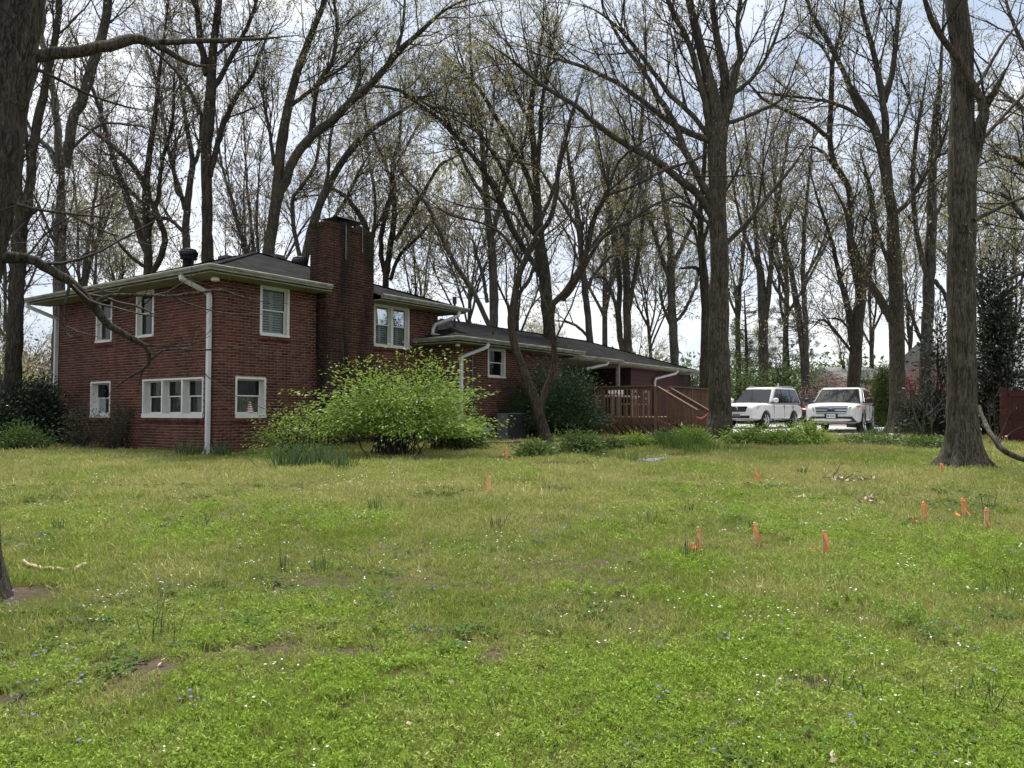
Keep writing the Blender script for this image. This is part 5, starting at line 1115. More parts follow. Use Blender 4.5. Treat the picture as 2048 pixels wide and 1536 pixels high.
    # mirrors, handles, rails
    for sd in (1, -1):
        mx = gx1 - .18; o = MB().lathe([(0, -.10), (.08, -.09), (.105, 0), (.085, .09), (0, .1)], (0, 0, 0), 14, 'y').build('mirror', MT[spec['mirror']], root, True); o.location = (mx, sd * (w + .13), belt + .13); o.scale = (.75, 1.15, 1)
        MB().box(mx - .03, mx + .03, sd * (w + .08) if sd < 0 else w - .1, sd * (w - .1) if sd < 0 else w + .08, belt + .02, belt + .07).build('mirror_arm', MT['black_plastic'], root)
        for hx in spec['handles']: MB().box(hx - .09, hx + .09, sd * (w + .012) - .012, sd * (w + .012) + .012, belt - .17, belt - .135).build('door_handle', MT['chrome'], root)
        MB().tube([(rx0 + .15, sd * (rw - .06), Hh - .01), (rx0 + .25, sd * (rw - .05), Hh + .05), (rx1 - .35, sd * (rw - .05), Hh + .05), (rx1 - .25, sd * (rw - .06), Hh - .01)], .018, 6).build('roof_rail', MT[spec['rail']], root)
        MB().tube([(fx - wr * 1.35, sd * (w + .02), gc + .06), (rx + wr * 1.35, sd * (w + .02), gc + .06)], .045, 6).build('running_board', MT[spec['sill']], root)
        MB().box(rx + wr * 1.25, fx - wr * 1.25, sd * (w + .004) - .01, sd * (w + .004) + .01, gc + .24, gc + .29).build('side_moulding', MT[pm], root)
        for sx in spec['seams']: MB().box(sx - .006, sx + .006, sd * (w - .004) - .008, sd * (w - .004) + .008, gc + .16, belt - .06).build('door_seam', MT['black_plastic'], root)
        y0, y1 = sorted((sd * w * .92, sd * w * .70)); MB().box(-hl + .0, -hl + .12, y0, y1, belt - .3, belt - .05).build('tail_light', simple('tail_red', (.25, .01, .012), .2) if 'tail_red' not in MT else MT['tail_red'], root)
    spec['front'](root, hl, w, hood, gc)
    return root
def front_a(r, hl, w, hood, gc):
    MB().prism([(hl - .005, -.42, hood - .34), (hl - .005, .42, hood - .34), (hl - .06, .50, hood - .10), (hl - .06, -.50, hood - .10)], (.03, 0, 0)).build('grille', MT['black_plastic'], r)
    for i in range(3):
        z = hood - .30 + i * .075; MB().box(hl + .005 - i * .012, hl + .04 - i * .012, -.40 - i * .025, .40 + i * .025, z, z + .035).build('grille_bar', MT['chrome'], r)
    MB().lathe([(0, .02), (.06, .015), (.075, 0)], (hl + .03, 0, hood - .19), 16, 'x').build('emblem', MT['chrome'], r)
    for sd in (1, -1):
        MB().prism([(hl - .03, sd * .50, hood - .30), (hl - .22, sd * .86, hood - .24), (hl - .45, sd * .93, hood - .10), (hl - .30, sd * .84, hood - .09), (hl - .10, sd * .54, hood - .15)], (.035, sd * .01, .0)).build('headlight', MT['lamp_glass'], r)
        MB().lathe([(0, .02), (.07, .015), (.08, -.02)], (hl - .06, sd * .66, hood - .57), 12, 'x').build('fog_light', MT['lamp_glass'], r)
    MB().box(hl - .04, hl + .012, -.60, .60, hood - .62, hood - .51).build('air_intake', MT['black_plastic'], r)
    MB().box(hl + .0, hl + .03, -.17, .17, hood - .56, hood - .44).build('number_plate', MT['grey_metal'], r)
    MB().tube([(-.6, w * .55, 1.88), (-.6, w * .55, 2.05)], .03, 6).build('antenna', MT['car_white'], r)
def front_b(r, hl, w, hood, gc):
    MB().prism([(hl - .0, -.52, hood - .38), (hl - .0, .52, hood - .38), (hl - .05, .58, hood - .08), (hl - .05, -.58, hood - .08)], (.02, 0, 0)).build('grille', MT['black_plastic'], r)
    for i in range(3):
        z = hood - .37 + i * .10; MB().box(hl + .0 - i * .012, hl + .05 - i * .012, -.53 - i * .02, .53 + i * .02, z, z + .065).build('grille_bar', MT['chrome'], r)
    o = MB().lathe([(0, .022), (.07, .02), (.085, .0)], (0, 0, 0), 18, 'x').build('emblem', MT['emblem_blue'], r); o.location = (hl + .045, 0, hood - .235); o.scale = (1, 1.7, .8)
    for sd in (1, -1):
        MB().prism([(hl - .02, sd * .60, hood - .30), (hl - .20, sd * .88, hood - .26), (hl - .42, sd * .97, hood - .06), (hl - .28, sd * .86, hood - .06), (hl - .06, sd * .62, hood - .12)], (.04, sd * .012, 0)).build('headlight', MT['lamp_glass'], r)
        MB().prism([(hl - .12, sd * .78, hood - .17), (hl - .24, sd * .92, hood - .17), (hl - .42, sd * .985, hood - .07), (hl - .22, sd * .84, hood - .08)], (.055, sd * .016, 0)).build('turn_signal', MT['amber_lens'], r)
    MB().prism([(hl - .02, -.72, gc + .28), (hl - .02, .72, gc + .28), (hl - .10, .88, gc + .08), (hl - .10, -.88, gc + .08)], (.045, 0, 0)).build('lower_bumper', MT['black_plastic'], r)
    MB().box(hl - .02, hl + .05, -.23, .23, gc + .20, gc + .40).build('plate_holder', MT['black_plastic'], r)
    MB().box(hl + .05, hl + .055, -.155, .155, gc + .225, gc + .375).build('number_plate', MT['plate_white'], r)
    MB().box(hl + .055, hl + .057, -.13, -.07, gc + .275, gc + .33).box(hl + .055, hl + .057, -.04, .12, gc + .285, gc + .315).build('plate_mark', MT['emblem_blue'], r)
    for sd in (1, -1):
        for ax in (1.43, -1.43):
            n = 12; b = MB()
            for k in range(n):
                a0, a1 = PI * k / n - .12, PI * (k + 1) / n - .12; R0, R1 = .435, .50
                P = [(ax + R0 * math.cos(a0), 0, .37 + R0 * math.sin(a0)), (ax + R1 * math.cos(a0), 0, .37 + R1 * math.sin(a0)), (ax + R1 * math.cos(a1), 0, .37 + R1 * math.sin(a1)), (ax + R0 * math.cos(a1), 0, .37 + R0 * math.sin(a1))]
                b.prism([(x, sd * (w * .985), z) for x, _, z in P], (0, sd * .03, 0))
            b.build('arch_trim', MT['black_plastic'], r)
A1, A2 = math.radians(44), math.radians(31.5)
car('parked_suv', 'white SUV with silver running boards parked behind the tall tree', 11.46, 35.3, A1, 4.8, 1.88, 1.86, 'car_white',
    dict(belt=1.12, clear=.34, hood=1.08, cowl=1.0, wheel=.38, axles=(1.45, -1.34), gh=(-2.30, 1.02, -2.08, .22), mirror='car_white', rail='chrome', sill='chrome', handles=(-.25, -1.2), seams=(.72, -.32, -1.22),
         side=[(.62, -.28, -.28, .16), (-.36, -1.18, -1.18, -.36), (-1.26, -2.0, -1.85, -1.26)], dlo=[(.75, 1.13), (-2.08, 1.13), (-1.92, 1.76), (.12, 1.76)], front=front_a))
car('parked_suv', 'white SUV with chrome grille and black roof rails facing the lawn', 13.30, 31.05, A2, 5.0, 2.0, 1.74, 'car_white',
    dict(belt=1.08, clear=.30, hood=1.06, cowl=1.15, wheel=.37, axles=(1.43, -1.43), gh=(-2.35, 1.20, -1.95, .15), mirror='black_plastic', rail='black_plastic', sill='black_plastic', handles=(-.2, -1.15), seams=(.8, -.32, -1.3), rw=.76,
         side=[(.78, -.28, -.28, .12), (-.36, -1.2, -1.2, -.36), (-1.45, -2.1, -1.75, -1.40)], dlo=[(.9, 1.09), (-1.28, 1.09), (-1.28, 1.64), (.08, 1.64)], front=front_b))
p = at(1622, 824, 43)
car('parked_car', 'dark maroon car just showing between the two white SUVs', p[0], p[1], math.radians(44), 4.7, 1.8, 1.5, 'car_maroon',
    dict(belt=.95, clear=.26, hood=.92, cowl=.9, wheel=.33, axles=(1.4, -1.35), gh=(-2.0, 1.0, -1.2, -.05), mirror='car_maroon', rail='black_plastic', sill='car_maroon', handles=(-.25, -1.1), seams=(.6, -.32),
         side=[(.6, -.28, -.28, -.1), (-.36, -1.3, -1.0, -.36)], dlo=[(.7, .96), (-1.5, .96), (-1.1, 1.4), (-.12, 1.4)], front=front_a))

# ------------------------------------------------------------------ neighbours and garden structures
simple('roof_grey', (.17, .17, .17), .9, var=.3, scale=4, bs=.3, bscale=30); simple('wall_pale', (.55, .55, .53), .8, var=.1)
def neighbour(px0, px1, Y, dep, eave_py, ridge_py, label):
    a = gat(px0, Y); b = gat(px1, Y); g = min(a[2], b[2]) - .1; W_ = b[0] - a[0]; ze = at(px0, eave_py, Y)[2] - g; zr = at(px0, ridge_py, Y + dep / 2)[2] - g
    h = empty('neighbour_house', (a[0], a[1], g), 0, label, 'house')
    MB().box(0, W_, 0, dep, 0, ze).build('wall', MT['wall_pale'], h)
    MB().poly([(-.5, -.5, ze - .08), (W_ + .5, -.5, ze - .08), (W_ + .5, dep / 2, zr), (-.5, dep / 2, zr)]).poly([(-.5, dep + .5, ze - .08), (W_ + .5, dep + .5, ze - .08), (W_ + .5, dep / 2, zr), (-.5, dep / 2, zr)]).poly([(-.5, -.5, ze - .08), (-.5, dep + .5, ze - .08), (-.5, dep / 2, zr)]).poly([(W_ + .5, -.5, ze - .08), (W_ + .5, dep + .5, ze - .08), (W_ + .5, dep / 2, zr)]).build('roof', MT['roof_grey'], h).modifiers.new('s', 'SOLIDIFY').thickness = .1
    MB().box(-.52, W_ + .52, -.58, -.5, ze - .24, ze - .06).build('fascia', MT['dark_metal'], h)
    n = max(1, int(W_ / 3))
    for i in range(n):
        x = W_ * (i + .5) / n; f = MB().box(x - .55, x + .55, -.05, .0, 1.0, 2.2).build('window', MT['white_paint'], h)
        for s in (-1, 1): MB().box(x + (-.5 if s < 0 else .03), x + (-.03 if s < 0 else .5), -.06, -.05, 1.06, 2.14).build('pane', MT['car_glass'], f)
neighbour(1948, 2250, 40, 9, 748, 690, 'pale house with grey roof behind the dark magnolia')
neighbour(1700, 1838, 62, 9, 760, 736, 'low grey-roofed house glimpsed beyond the daffodil bed tree')
# red board gate at the right edge
p = gat(2013, 21.5)
gt = empty('board_gate', (p[0], p[1], p[2]), math.radians(-6), 'weathered red board gate with diagonal brace at the right frame edge', 'gate')
woodmat('barn_red', (.05, .014, .012), .4)
for i in range(9): MB().box(i * .145, i * .145 + .138, 0, .022, .03, 1.5).build('board', MT['barn_red'], gt)
for z in (.12, .70, 1.34): MB().box(.06, 1.28, -.024, -.002, z, z + .11).build('rail', MT['barn_red'], gt)
MB().prism([(.08, -.023, .82), (.2, -.023, .82), (1.26, -.023, 1.33), (1.14, -.023, 1.33)], (0, .02, 0)).build('brace', MT['barn_red'], gt)
MB().box(-.14, -.01, -.05, .08, -.1, 1.6).build('gate_post', MT['barn_red'], gt)
# timber edgings
def timber(px0, px1, Y, h, label, name='edging_timber', dY=0):
    a, b = gat(px0, Y), gat(px1, Y + dY); o = MB()
    d = Vector((b[0] - a[0], b[1] - a[1], b[2] - a[2])); ln = d.length; n = 7
    o.tube([(ln * i / n, .012 * math.sin(i * 2.1), h / 2 - .03 + .01 * math.sin(i * 1.3)) for i in range(n + 1)], h * .68, 4, True)
    e = o.build(name, MT['timber'], None, bevel=.012); e.location = a; e.rotation_euler = (0, -math.asin(d.z / ln), math.atan2(d.y, d.x)); tag(e, label, 'timber')
timber(1676, 1838, 22.3, .17, 'mossy dark timber edging the daffodil bed'); timber(1214, 1262, 21.0, .13, 'short brown edging timber below the deck skirt, end nearest the yew'); timber(1265, 1312, 21.1, .13, 'short brown edging timber below the deck skirt, end nearest the stairs')
timber(968, 1040, 20.6, .16, 'rotting timber lying below the air conditioner', dY=.6)
# log propped by the near tree, fallen stick, twig heap
def stick(name, label, cat, pts, r, m, seed):
    rng = np.random.default_rng(seed); P = cr(np.array(pts, float), 22); P[1:-1] += rng.normal(size=(20, 3)) * .006
    R = np.interp(np.linspace(0, 1, 22), np.linspace(0, 1, len(r)), r); acc = Acc(); b = P[0].copy()
    acc.add(*tubes(P[None], R[None], 9, 1 + rng.normal(size=(1, 22, 9)) * .06)); V, Q = tubes(P[None, [0, 1]], np.array([[0.001, R[0]]]), 9)
    e0 = P[None, [0, 0]].copy(); e0[0, 1] += (P[1] - P[0]) * .02; e1 = P[None, [-1, -1]].copy(); e1[0, 0] -= (P[-1] - P[-2]) * .02
    acc.add(*tubes(e0, np.array([[.0005, R[0]]]), 9)); acc.add(*tubes(e1, np.array([[R[-1], .0005]]), 9))
    o = acc.build(name, MT[m], None, origin=b); o.location = b; return tag(o, label, cat)
simple('wood_bare', (.34, .26, .175), .85, var=.45, scale=5, bs=.5, bscale=30); 
g0 = ground_px(2046, 935)
stick('dead_limb', 'fallen grey limb leaning against the near tree', 'log', [at(1958, 812, 14.9), at(1972, 850, 14.5), at(1990, 880, 14.2), at(2018, 908, 14.0), (g0[0], 14.0, float(gz(g0[0], 14.0)) + .05), at(2090, 955, 13.8)], [.03, .045, .052, .05, .042, .03], 'bark_grey', 401)
def gq(px, py, h): p = ground_px(px, py); p[2] += h; return p
stick('fallen_stick', 'pale peeled stick lying on the lawn by the left trunk', 'stick', [gq(47, 1134, .06), gq(62, 1142, .04), gq(85, 1145, .035), gq(128, 1149, .03)], [.014, .018, .018, .015], 'wood_bare', 402)
stick('fallen_stick', 'short broken stick end lying right of the pale peeled one', 'stick', [gq(146, 1147, .02), gq(158, 1142, .03), gq(170, 1139, .045)], [.018, .024, .018], 'wood_bare', 403)
stick('fallen_stick', 'thin dark stick on the grass near the corner downspout', 'stick', [gq(222, 934, .02), gq(240, 935, .03), gq(256, 937, .02)], [.012, .016, .01], 'bark_dark', 404)
stick('fallen_stick', 'pale thin stick on the lawn left of the front stake', 'stick', [gq(902, 968, .02), gq(918, 967, .03), gq(932, 966, .02)], [.012, .016, .01], 'wood_bare', 405)
stick('fallen_stick', 'long thin branch lying along the bed edge below the tall tree', 'stick', [gq(1405, 917, .02), gq(1440, 916, .04), gq(1475, 915, .03), gq(1500, 917, .02)], [.012, .022, .02, .01], 'bark_oak', 406)
simple('dry_leaf', (.42, .33, .24), .9, var=.35, scale=30)
def brush_heap(px, py, w, h, label, seed, n=40, leafy=90):
    rng = np.random.default_rng(seed); b = ground_px(px, py); acc = Acc()
    st = rng.normal(size=(n, 3)) * np.array([w * .25, w * .2, 0]); st[:, 2] = rng.uniform(0, h * .4, n); d = nrm(rng.normal(size=(n, 3)) * np.array([1, .7, .35]) + np.array([0, 0, .15]))
    P = curves(st, d, rng.uniform(.3, .8, n) * w, 6, .15, -.03, rng); P[:, :, 2] = np.maximum(P[:, :, 2], .01); acc.add(*tubes(P, np.linspace(.007, .003, 6)[None] * np.ones((n, 1)), 4), 0)
    e = P[:, 3:].reshape(-1, 3); i = rng.integers(0, len(e), leafy); acc.add(*leaves(e[i] + rng.normal(size=(leafy, 3)) * .03, rng.normal(size=(leafy, 3)), rng.uniform(.05, .11, leafy), rng.uniform(.03, .06, leafy), rng), 1)
    root = empty('brush_heap', b, 0, label, 'twigs'); o = acc.build('twig_tangle', [MT['bark_dark'], MT['dry_leaf']], root, False)
brush_heap(1697, 965, .55, .16, 'heap of dead twigs with pale dry leaves on the lawn', 411, 24, 70); brush_heap(1738, 1010, .26, .06, 'small scatter of chipped wood and leaves below the twig heap', 412, 14, 40); brush_heap(1990, 895, .5, .22, 'dry leafy twigs lying by the leaning grey limb', 413, 30, 60)
brush_heap(1605, 1000, .12, .05, 'small dark clod with dead leaves on the lawn', 414, 8, 20)
def rock(name, px, py, s, m, label, cat, seed):
    rng = np.random.default_rng(seed); bm = bmesh.new(); bmesh.ops.create_icosphere(bm, subdivisions=3, radius=1)
    for v in bm.verts:
        q = v.co; k = 1 + .22 * math.sin(q.x * 3 + seed) * math.cos(q.y * 4 - seed) + .12 * math.sin(q.z * 7 + q.x * 5 + seed); v.co = Vector((q.x * s[0] * k, q.y * s[1] * k, q.z * s[2] * k))
    me = bpy.data.meshes.new(name); bm.to_mesh(me); bm.free(); me.polygons.foreach_set('use_smooth', np.ones(len(me.polygons), bool)); o = link(name, me, None, MT[m]); p = ground_px(px, py); o.location = (p[0], p[1], p[2] + s[2] * .35); return tag(o, label, cat)
simple('stone', (.13, .13, .135), .9, var=.35, scale=6, bs=.6, bscale=20)
rock('bag', 1276, 887, (.26, .16, .06), 'white_paint', 'crumpled white bag lying in front of the deck skirt', 'bag', 3)
rock('flat_stone', 1290, 925, (.20, .16, .05), 'stone', 'flat grey stone at the bed edge, left of a pair', 'stone', 5); rock('flat_stone', 1312, 924, (.22, .16, .06), 'stone', 'flat grey stone at the bed edge, right of a pair', 'stone', 6)
rock('flat_stone', 1052, 942, (.12, .1, .03), 'stone', 'small pale stone on the lawn right of the front stakes', 'stone', 8); rock('flat_stone', 1410, 922, (.25, .14, .03), 'stone', 'flat pale stone sunk in the lawn below the tall tree', 'stone', 9)
# ------------------------------------------------------------------ survey stakes with orange ribbon
m, nt, out = nodes('orange_ribbon'); n = noise(nt, 12, 3, .6, coords(nt, 'Object')); bsdf(nt, out, ramp(nt, n.outputs['Fac'], [(.3, (.90, .22, .06)), (.7, (1.0, .36, .14))]).outputs[0], .5, 0, .3, None)
m, nt, out = nodes('orange_paint'); n = noise(nt, 30, 4, .7, coords(nt, 'Object')); bsdf(nt, out, ramp(nt, n.outputs['Fac'], [(.4, (.85, .22, .06)), (.62, (.62, .46, .28))]).outputs[0], .7)
def ribbon(root, h, w, ln, ang, seed, kick=.03):
    rng = np.random.default_rng(seed); b = MB(); n = 9; pts = []
    for i in range(n + 1):
        t = i / n; pts.append(Vector((w * .55 * math.sin(t * 2.4 + seed) * .5 + kick * t * t, -.022 - .012 * math.sin(t * 5 + seed), h - ln * t)))
    for i in range(n):
        wa = .013 + .006 * math.sin(i * 1.3 + seed); wb = .013 + .006 * math.sin((i + 1) * 1.3 + seed); a, c = pts[i], pts[i + 1]
        b.prism([a + Vector((-wa, 0, 0)), a + Vector((wa, .006, 0)), c + Vector((wb, .006, 0)), c + Vector((-wb, 0, 0))], (0, -.0015, 0))
    o = b.build('ribbon', MT['orange_ribbon'], root); o.rotation_euler = (0, 0, ang)
    k = MB().tube([(-.022, 0, h - .006), (0, -.018, h), (.022, 0, h + .004), (0, .018, h), (-.022, 0, h - .006)], .006, 5).build('ribbon_knot', MT['orange_ribbon'], root)
def stake(px, py, hp, label, seed, lean=0.0, kick=.03, painted=False, rz=0.0):
    p = ground_px(px, py); h = hp * p[1] / F + .06
    r = empty('survey_stake', p, rz, label, 'stake', 'survey stakes on the lawn'); r.rotation_euler = (0, lean, rz)
    MB().prism([(-.019, -.009, -.08), (.019, -.009, -.08), (.019, -.009, h * .97), (.0, -.009, h), (-.019, -.009, h * .97)], (0, .018, 0)).build('stake_post', MT['orange_paint' if painted else 'stake_wood'], r)
    ribbon(r, h * .86, .05, h * .8, .2, seed, kick)
def pin(px, py, hp, label, seed):
    p = ground_px(px, py); h = max(hp * p[1] / F, .05)
    r = empty('marker_flag', p, 0, label, 'marker', 'low orange markers on the lawn'); rng = np.random.default_rng(seed)
    MB().box(-.010, .010, -.010, .010, -.06, h).build('pin_post', MT['orange_paint'], r)
    b = MB(); c = float(rng.uniform(-.05, .05))
    b.prism([(0, -.012, h * .9), (.03, -.02, h * .6), (.05 + c, -.04, .02), (.01 + c, -.05, .015), (-.02, -.02, h * .5)], (0, -.002, .001)); b.prism([(-.01, -.012, h * .8), (-.05, -.02, .02), (-.08, -.03, .018), (-.02, -.014, h * .6)], (0, -.002, .001))
    b.build('ribbon', MT['orange_ribbon'], r)
for i, a in enumerate([(1013, 921, 22, 'orange-ribboned stake nearest the leaning tree foot', 0, .0, True), (978, 988, 28, 'stake with ribbon leaning off it, on the lawn below the leaning tree', .05, -.12, False), (1513, 970, 25, 'slim orange stake on the lawn between the twig heap and the tall tree', 0, .05, True),
    (1883, 950, 17, 'orange stake just below the great tree roots', 0, .0, True), (1848, 1045, 31, 'orange stake left of the right-hand trio', 0, .05, True), (1928, 1033, 27, 'orange stake in the middle of the right-hand trio', -.05, .08, True),
    (1972, 1062, 36, 'orange stake farthest right on the lawn', .05, .06, False), (1398, 1104, 38, 'orange stake farthest left in the front row', 0, -.02, False), (1511, 1087, 31, 'orange stake in the middle of the front row', 0, .03, False), (1650, 1117, 43, 'tallest orange stake, farthest right in the front row', 0, -.02, False)]):
    stake(a[0], a[1], a[2], a[3], 500 + i, a[4], a[5], a[6], .3 * math.sin(i * 2))
for i, (px, py, h, lab) in enumerate([(1024, 921, 10, 'low orange marker beside the stake at the leaning tree foot'), (988, 988, 9, 'low orange marker at the stake with leaning ribbon'), (1487, 893, 11, 'orange ribbon marker at the foot of the tall tree'), (1497, 967, 6, 'low orange marker left of the slim stake'), (1874, 950, 6, 'low orange marker just below the great tree roots'),
    (1825, 1047, 13, 'low orange marker left of the trio'), (1911, 1033, 10, 'low orange marker between the trio stakes'), (1960, 1062, 10, 'low orange marker at the farthest right stake'), (1386, 1102, 16, 'low orange marker at the farthest left front stake'), (1623, 1108, 7, 'flattened orange ribbon left of the tallest stake'), (1641, 1110, 9, 'low orange marker touching the tallest stake')]):
    pin(px, py, h, lab, 520 + i)
# ------------------------------------------------------------------ tufts, bulbs, tall weeds
def strips(P, w, rng):
    n, K, _ = P.shape; t = nrm(P[:, -1] - P[:, 0]); s = nrm(np.cross(t, rng.normal(size=(n, 3))))
    tp = np.concatenate([np.linspace(.8, 1, K // 2), np.linspace(1, .08, K - K // 2)])[None, :, None]
    wv = (np.asarray(w).reshape(-1, 1, 1) * np.ones((n, 1, 1))) * .5; L = P - s[:, None] * wv * tp; Rr = P + s[:, None] * wv * tp
    V = np.stack([L, Rr], 2).reshape(-1, 3); i = np.arange(n)[:, None] * 2 * K; k = np.arange(K - 1)[None] * 2; b = (i + k).ravel()
    return V, np.stack([b, b + 1, b + 3, b + 2], 1)
def tuft(name, label, cat, p, n, h, spread, w, m, seed, bend=-.10, group=None, K=5, lean=.35):
    rng = np.random.default_rng(seed); st = rng.normal(size=(n, 3)) * np.array([spread, spread, 0]) * .5; st[:, 2] = -.01
    d = nrm(st * np.array([1, 1, 0]) / max(spread, .01) * lean + rng.normal(size=(n, 3)) * .13 + np.array([0, 0, 1])); P = curves(st, d, h * rng.uniform(.6, 1.15, n), K, .06, bend, rng)
    acc = Acc(); acc.add(*strips(P, w, rng)); o = acc.build(name, MT[m], None); o.location = p; return tag(o, label, cat, group)
simple('onion', (.05, .085, .045), .6, var=.3, scale=20)
BL = [(372, 917, 70, .36, .22, 'daffodil leaves left of the corner downspout'), (398, 916, 40, .26, .12, 'small daffodil clump touching the corner downspout'), (443, 917, 60, .34, .16, 'daffodil leaves right of the corner downspout'), (575, 938, 110, .42, .32, 'wide dark daffodil clump under the thin yellowish shrub'), (628, 936, 110, .45, .32, 'wide dark daffodil clump under the big green shrub'), (680, 940, 60, .34, .25, 'low daffodil clump at the front of the big green shrub'),
      (1762, 875, 70, .42, .25, 'blue-green daffodil clump below the right SUV rear wheel'), (1808, 875, 70, .42, .25, 'blue-green daffodil clump below the daffodil bed tree'), (1836, 876, 60, .38, .22, 'blue-green daffodil clump beside the sapling'), (1735, 877, 50, .36, .2, 'blue-green daffodil clump at the right SUV front wheel')]
for i, (px, py, n, h, sp, lab) in enumerate(BL): tuft('daffodil_clump', lab, 'plant', ground_px(px, py), n, h * 1.25, sp, .02, 'blade_blue', 600 + i, -.07, 'daffodil clumps')
for i, (px, py, n, h, sp, lab) in enumerate([(1345, 903, 160, .62, .3, 'tall arching grass clump in front of the deck stairs'), (1375, 906, 120, .5, .3, 'arching grass clump left of the tall tree'), (1420, 905, 80, .36, .25, 'short grass clump at the tall tree root'), (1255, 925, 90, .25, .3, 'bright grass tuft left of the flat grey stones'), (1470, 908, 80, .3, .4, 'drooping grass tuft right of the tall tree'), (1400, 912, 90, .28, .45, 'drooping grass tuft along the bed edge')]):
    tuft('grass_clump', lab, 'grass clump', ground_px(px, py), n, h, sp, .013, 'blade_green', 620 + i, -.14, 'grass clumps in the planting bed')
ON = [(316, 1283, 105, 'tallest wild onion tuft, in the left foreground lawn'), (577, 1142, 55, 'wild onion tuft right of the fallen sticks'), (642, 1146, 48, 'wild onion tuft in the mid lawn, right of a similar one'), (407, 1060, 38, 'wild onion tuft below the corner daffodils'), (118, 1062, 36, 'wild onion tuft above the fallen sticks'), (748, 1030, 38, 'wild onion tuft below the big green shrub'), (993, 1060, 42, 'wild onion tuft below the leaning-ribbon stake'), (1302, 1050, 34, 'wild onion tuft in the mid lawn above the front row'), (1372, 1120, 50, 'wild onion tuft left of the first front stake'), (1373, 1030, 34, 'wild onion tuft above the first front stake'), (1505, 1062, 26, 'wild onion tuft behind the middle front stake'), (1638, 1385, 75, 'thick dark onion tuft in the right foreground'),
      (1755, 1402, 65, 'thin dark onion tuft right of the thick one'), (1855, 1402, 60, 'single-stemmed onion tuft near the right foreground'), (1992, 1435, 100, 'tall sparse onion tuft at the lower right'), (1930, 1412, 70, 'bent onion tuft at the lower right'), (2015, 1198, 60, 'wild onion tuft at the right edge'), (1976, 1022, 45, 'wild onion tuft behind the farthest right stake'), (1605, 950, 20, 'wild onion tuft left of the twig heap'), (1968, 1190, 45, 'wild onion tuft near the right edge'), (1005, 1430, 90, 'forked dark weed in the centre foreground'), (775, 1322, 60, 'lone dark stem beside the bare soil')]
for i, (px, py, hp, lab) in enumerate(ON):
    p = ground_px(px, py); h = hp * p[1] / F; n = 26 if hp > 70 and px < 400 else (4 if i >= 20 else (12 if px > 1850 or i in (12, 13) else 22))
    tuft('wild_onion', lab, 'plant', p, n, h, .05 + h * .18, .0042 * max(1, p[1] / 5.5), 'onion', 640 + i, -.02, 'wild onion tufts', 5, .22)
leafmat('weed_lime', [(0, (.19, .30, .045)), (1, (.32, .42, .09))], .4)
def feather(px, py, w, h, n, label, seed):
    rng = np.random.default_rng(seed); b = ground_px(px, py); st = rng.normal(size=(n, 3)) * np.array([w * .3, w * .22, 0]); d = nrm(rng.normal(size=(n, 3)) * np.array([.6, .5, .1]) + np.array([0, 0, .9]))
    P = curves(st, d, h * rng.uniform(.5, 1.15, n), 8, .07, -.02, rng); acc = Acc(); acc.add(*tubes(P, np.linspace(.0028, .0012, 8)[None] * np.ones((n, 1)), 3))
    i = np.repeat(np.arange(n), 34); t = rng.random(len(i)) ** .8 * 6.9; k = t.astype(int); f = (t - k)[:, None]; pos = P[i, k] * (1 - f) + P[i, k + 1] * f
    acc.add(*leaves(pos, rng.normal(size=(len(i), 3)) + np.array([0, 0, .2]), rng.uniform(.015, .04, len(i)), .006, rng)); o = acc.build('feathery_weed', MT['weed_lime'], None, False); o.location = b; tag(o, label, 'plant', 'feathery weeds')
feather(1640, 1165, .75, .17, 80, 'feathery lime weed patch below the tallest stake', 671); feather(1700, 1215, .6, .17, 60, 'feathery lime weeds in the middle of the weed patch', 672); feather(1835, 1255, .45, .20, 60, 'feathery lime weed clump at the right of the weed patch', 673); feather(1690, 1285, .2, .13, 16, 'thin arching lime stems below the weed patch', 674)
feather(930, 1105, .6, .07, 60, 'bright feathery weeds in the middle of the lawn', 675)
# pale saplings beside the near tree, and twiggy shrubs
traced_tree('sapling', 'pale thin multi-stemmed sapling left of the great tree', 20.5, ["1848,902,9 1845,875,8 1838,850,7 1825,820,5 1808,790,4 1795,760,2", "1845,870,6 1848,830,5 1845,790,4 1850,750,3 1845,700,2", "1842,860,6 1830,835,5 1822,790,4 1818,760,2", "1846,850,5 1856,800,4 1860,750,2", ("1862,900,5 1863,860,4 1862,820,3 1868,760,2", .3), "1863,850,3 1875,825,3 1885,815,2"], 680, 'bark_grey', 'twig_grey', 'leaf_rose', .5, .25, ground=True, fromy=1.2, cat='sapling', wf=.6, lf=.4)
traced_tree('bare_shrub', 'bare twiggy shrub in front of the red gate', 21.0, ["1992,895,4 1990,860,3 1988,820,3 1985,790,2", "1992,890,4 1998,850,3 2002,810,2 2005,770,2", "1992,890,4 2010,850,3 2022,820,2", "1991,892,4 1980,850,3 1975,800,2", "1993,890,4 2030,860,3 2060,850,2"], 681, 'bark_red', 'bark_red', 'leaf_rose', .7, .1, fromy=1.0, cat='shrub', wf=.7, lf=.4)
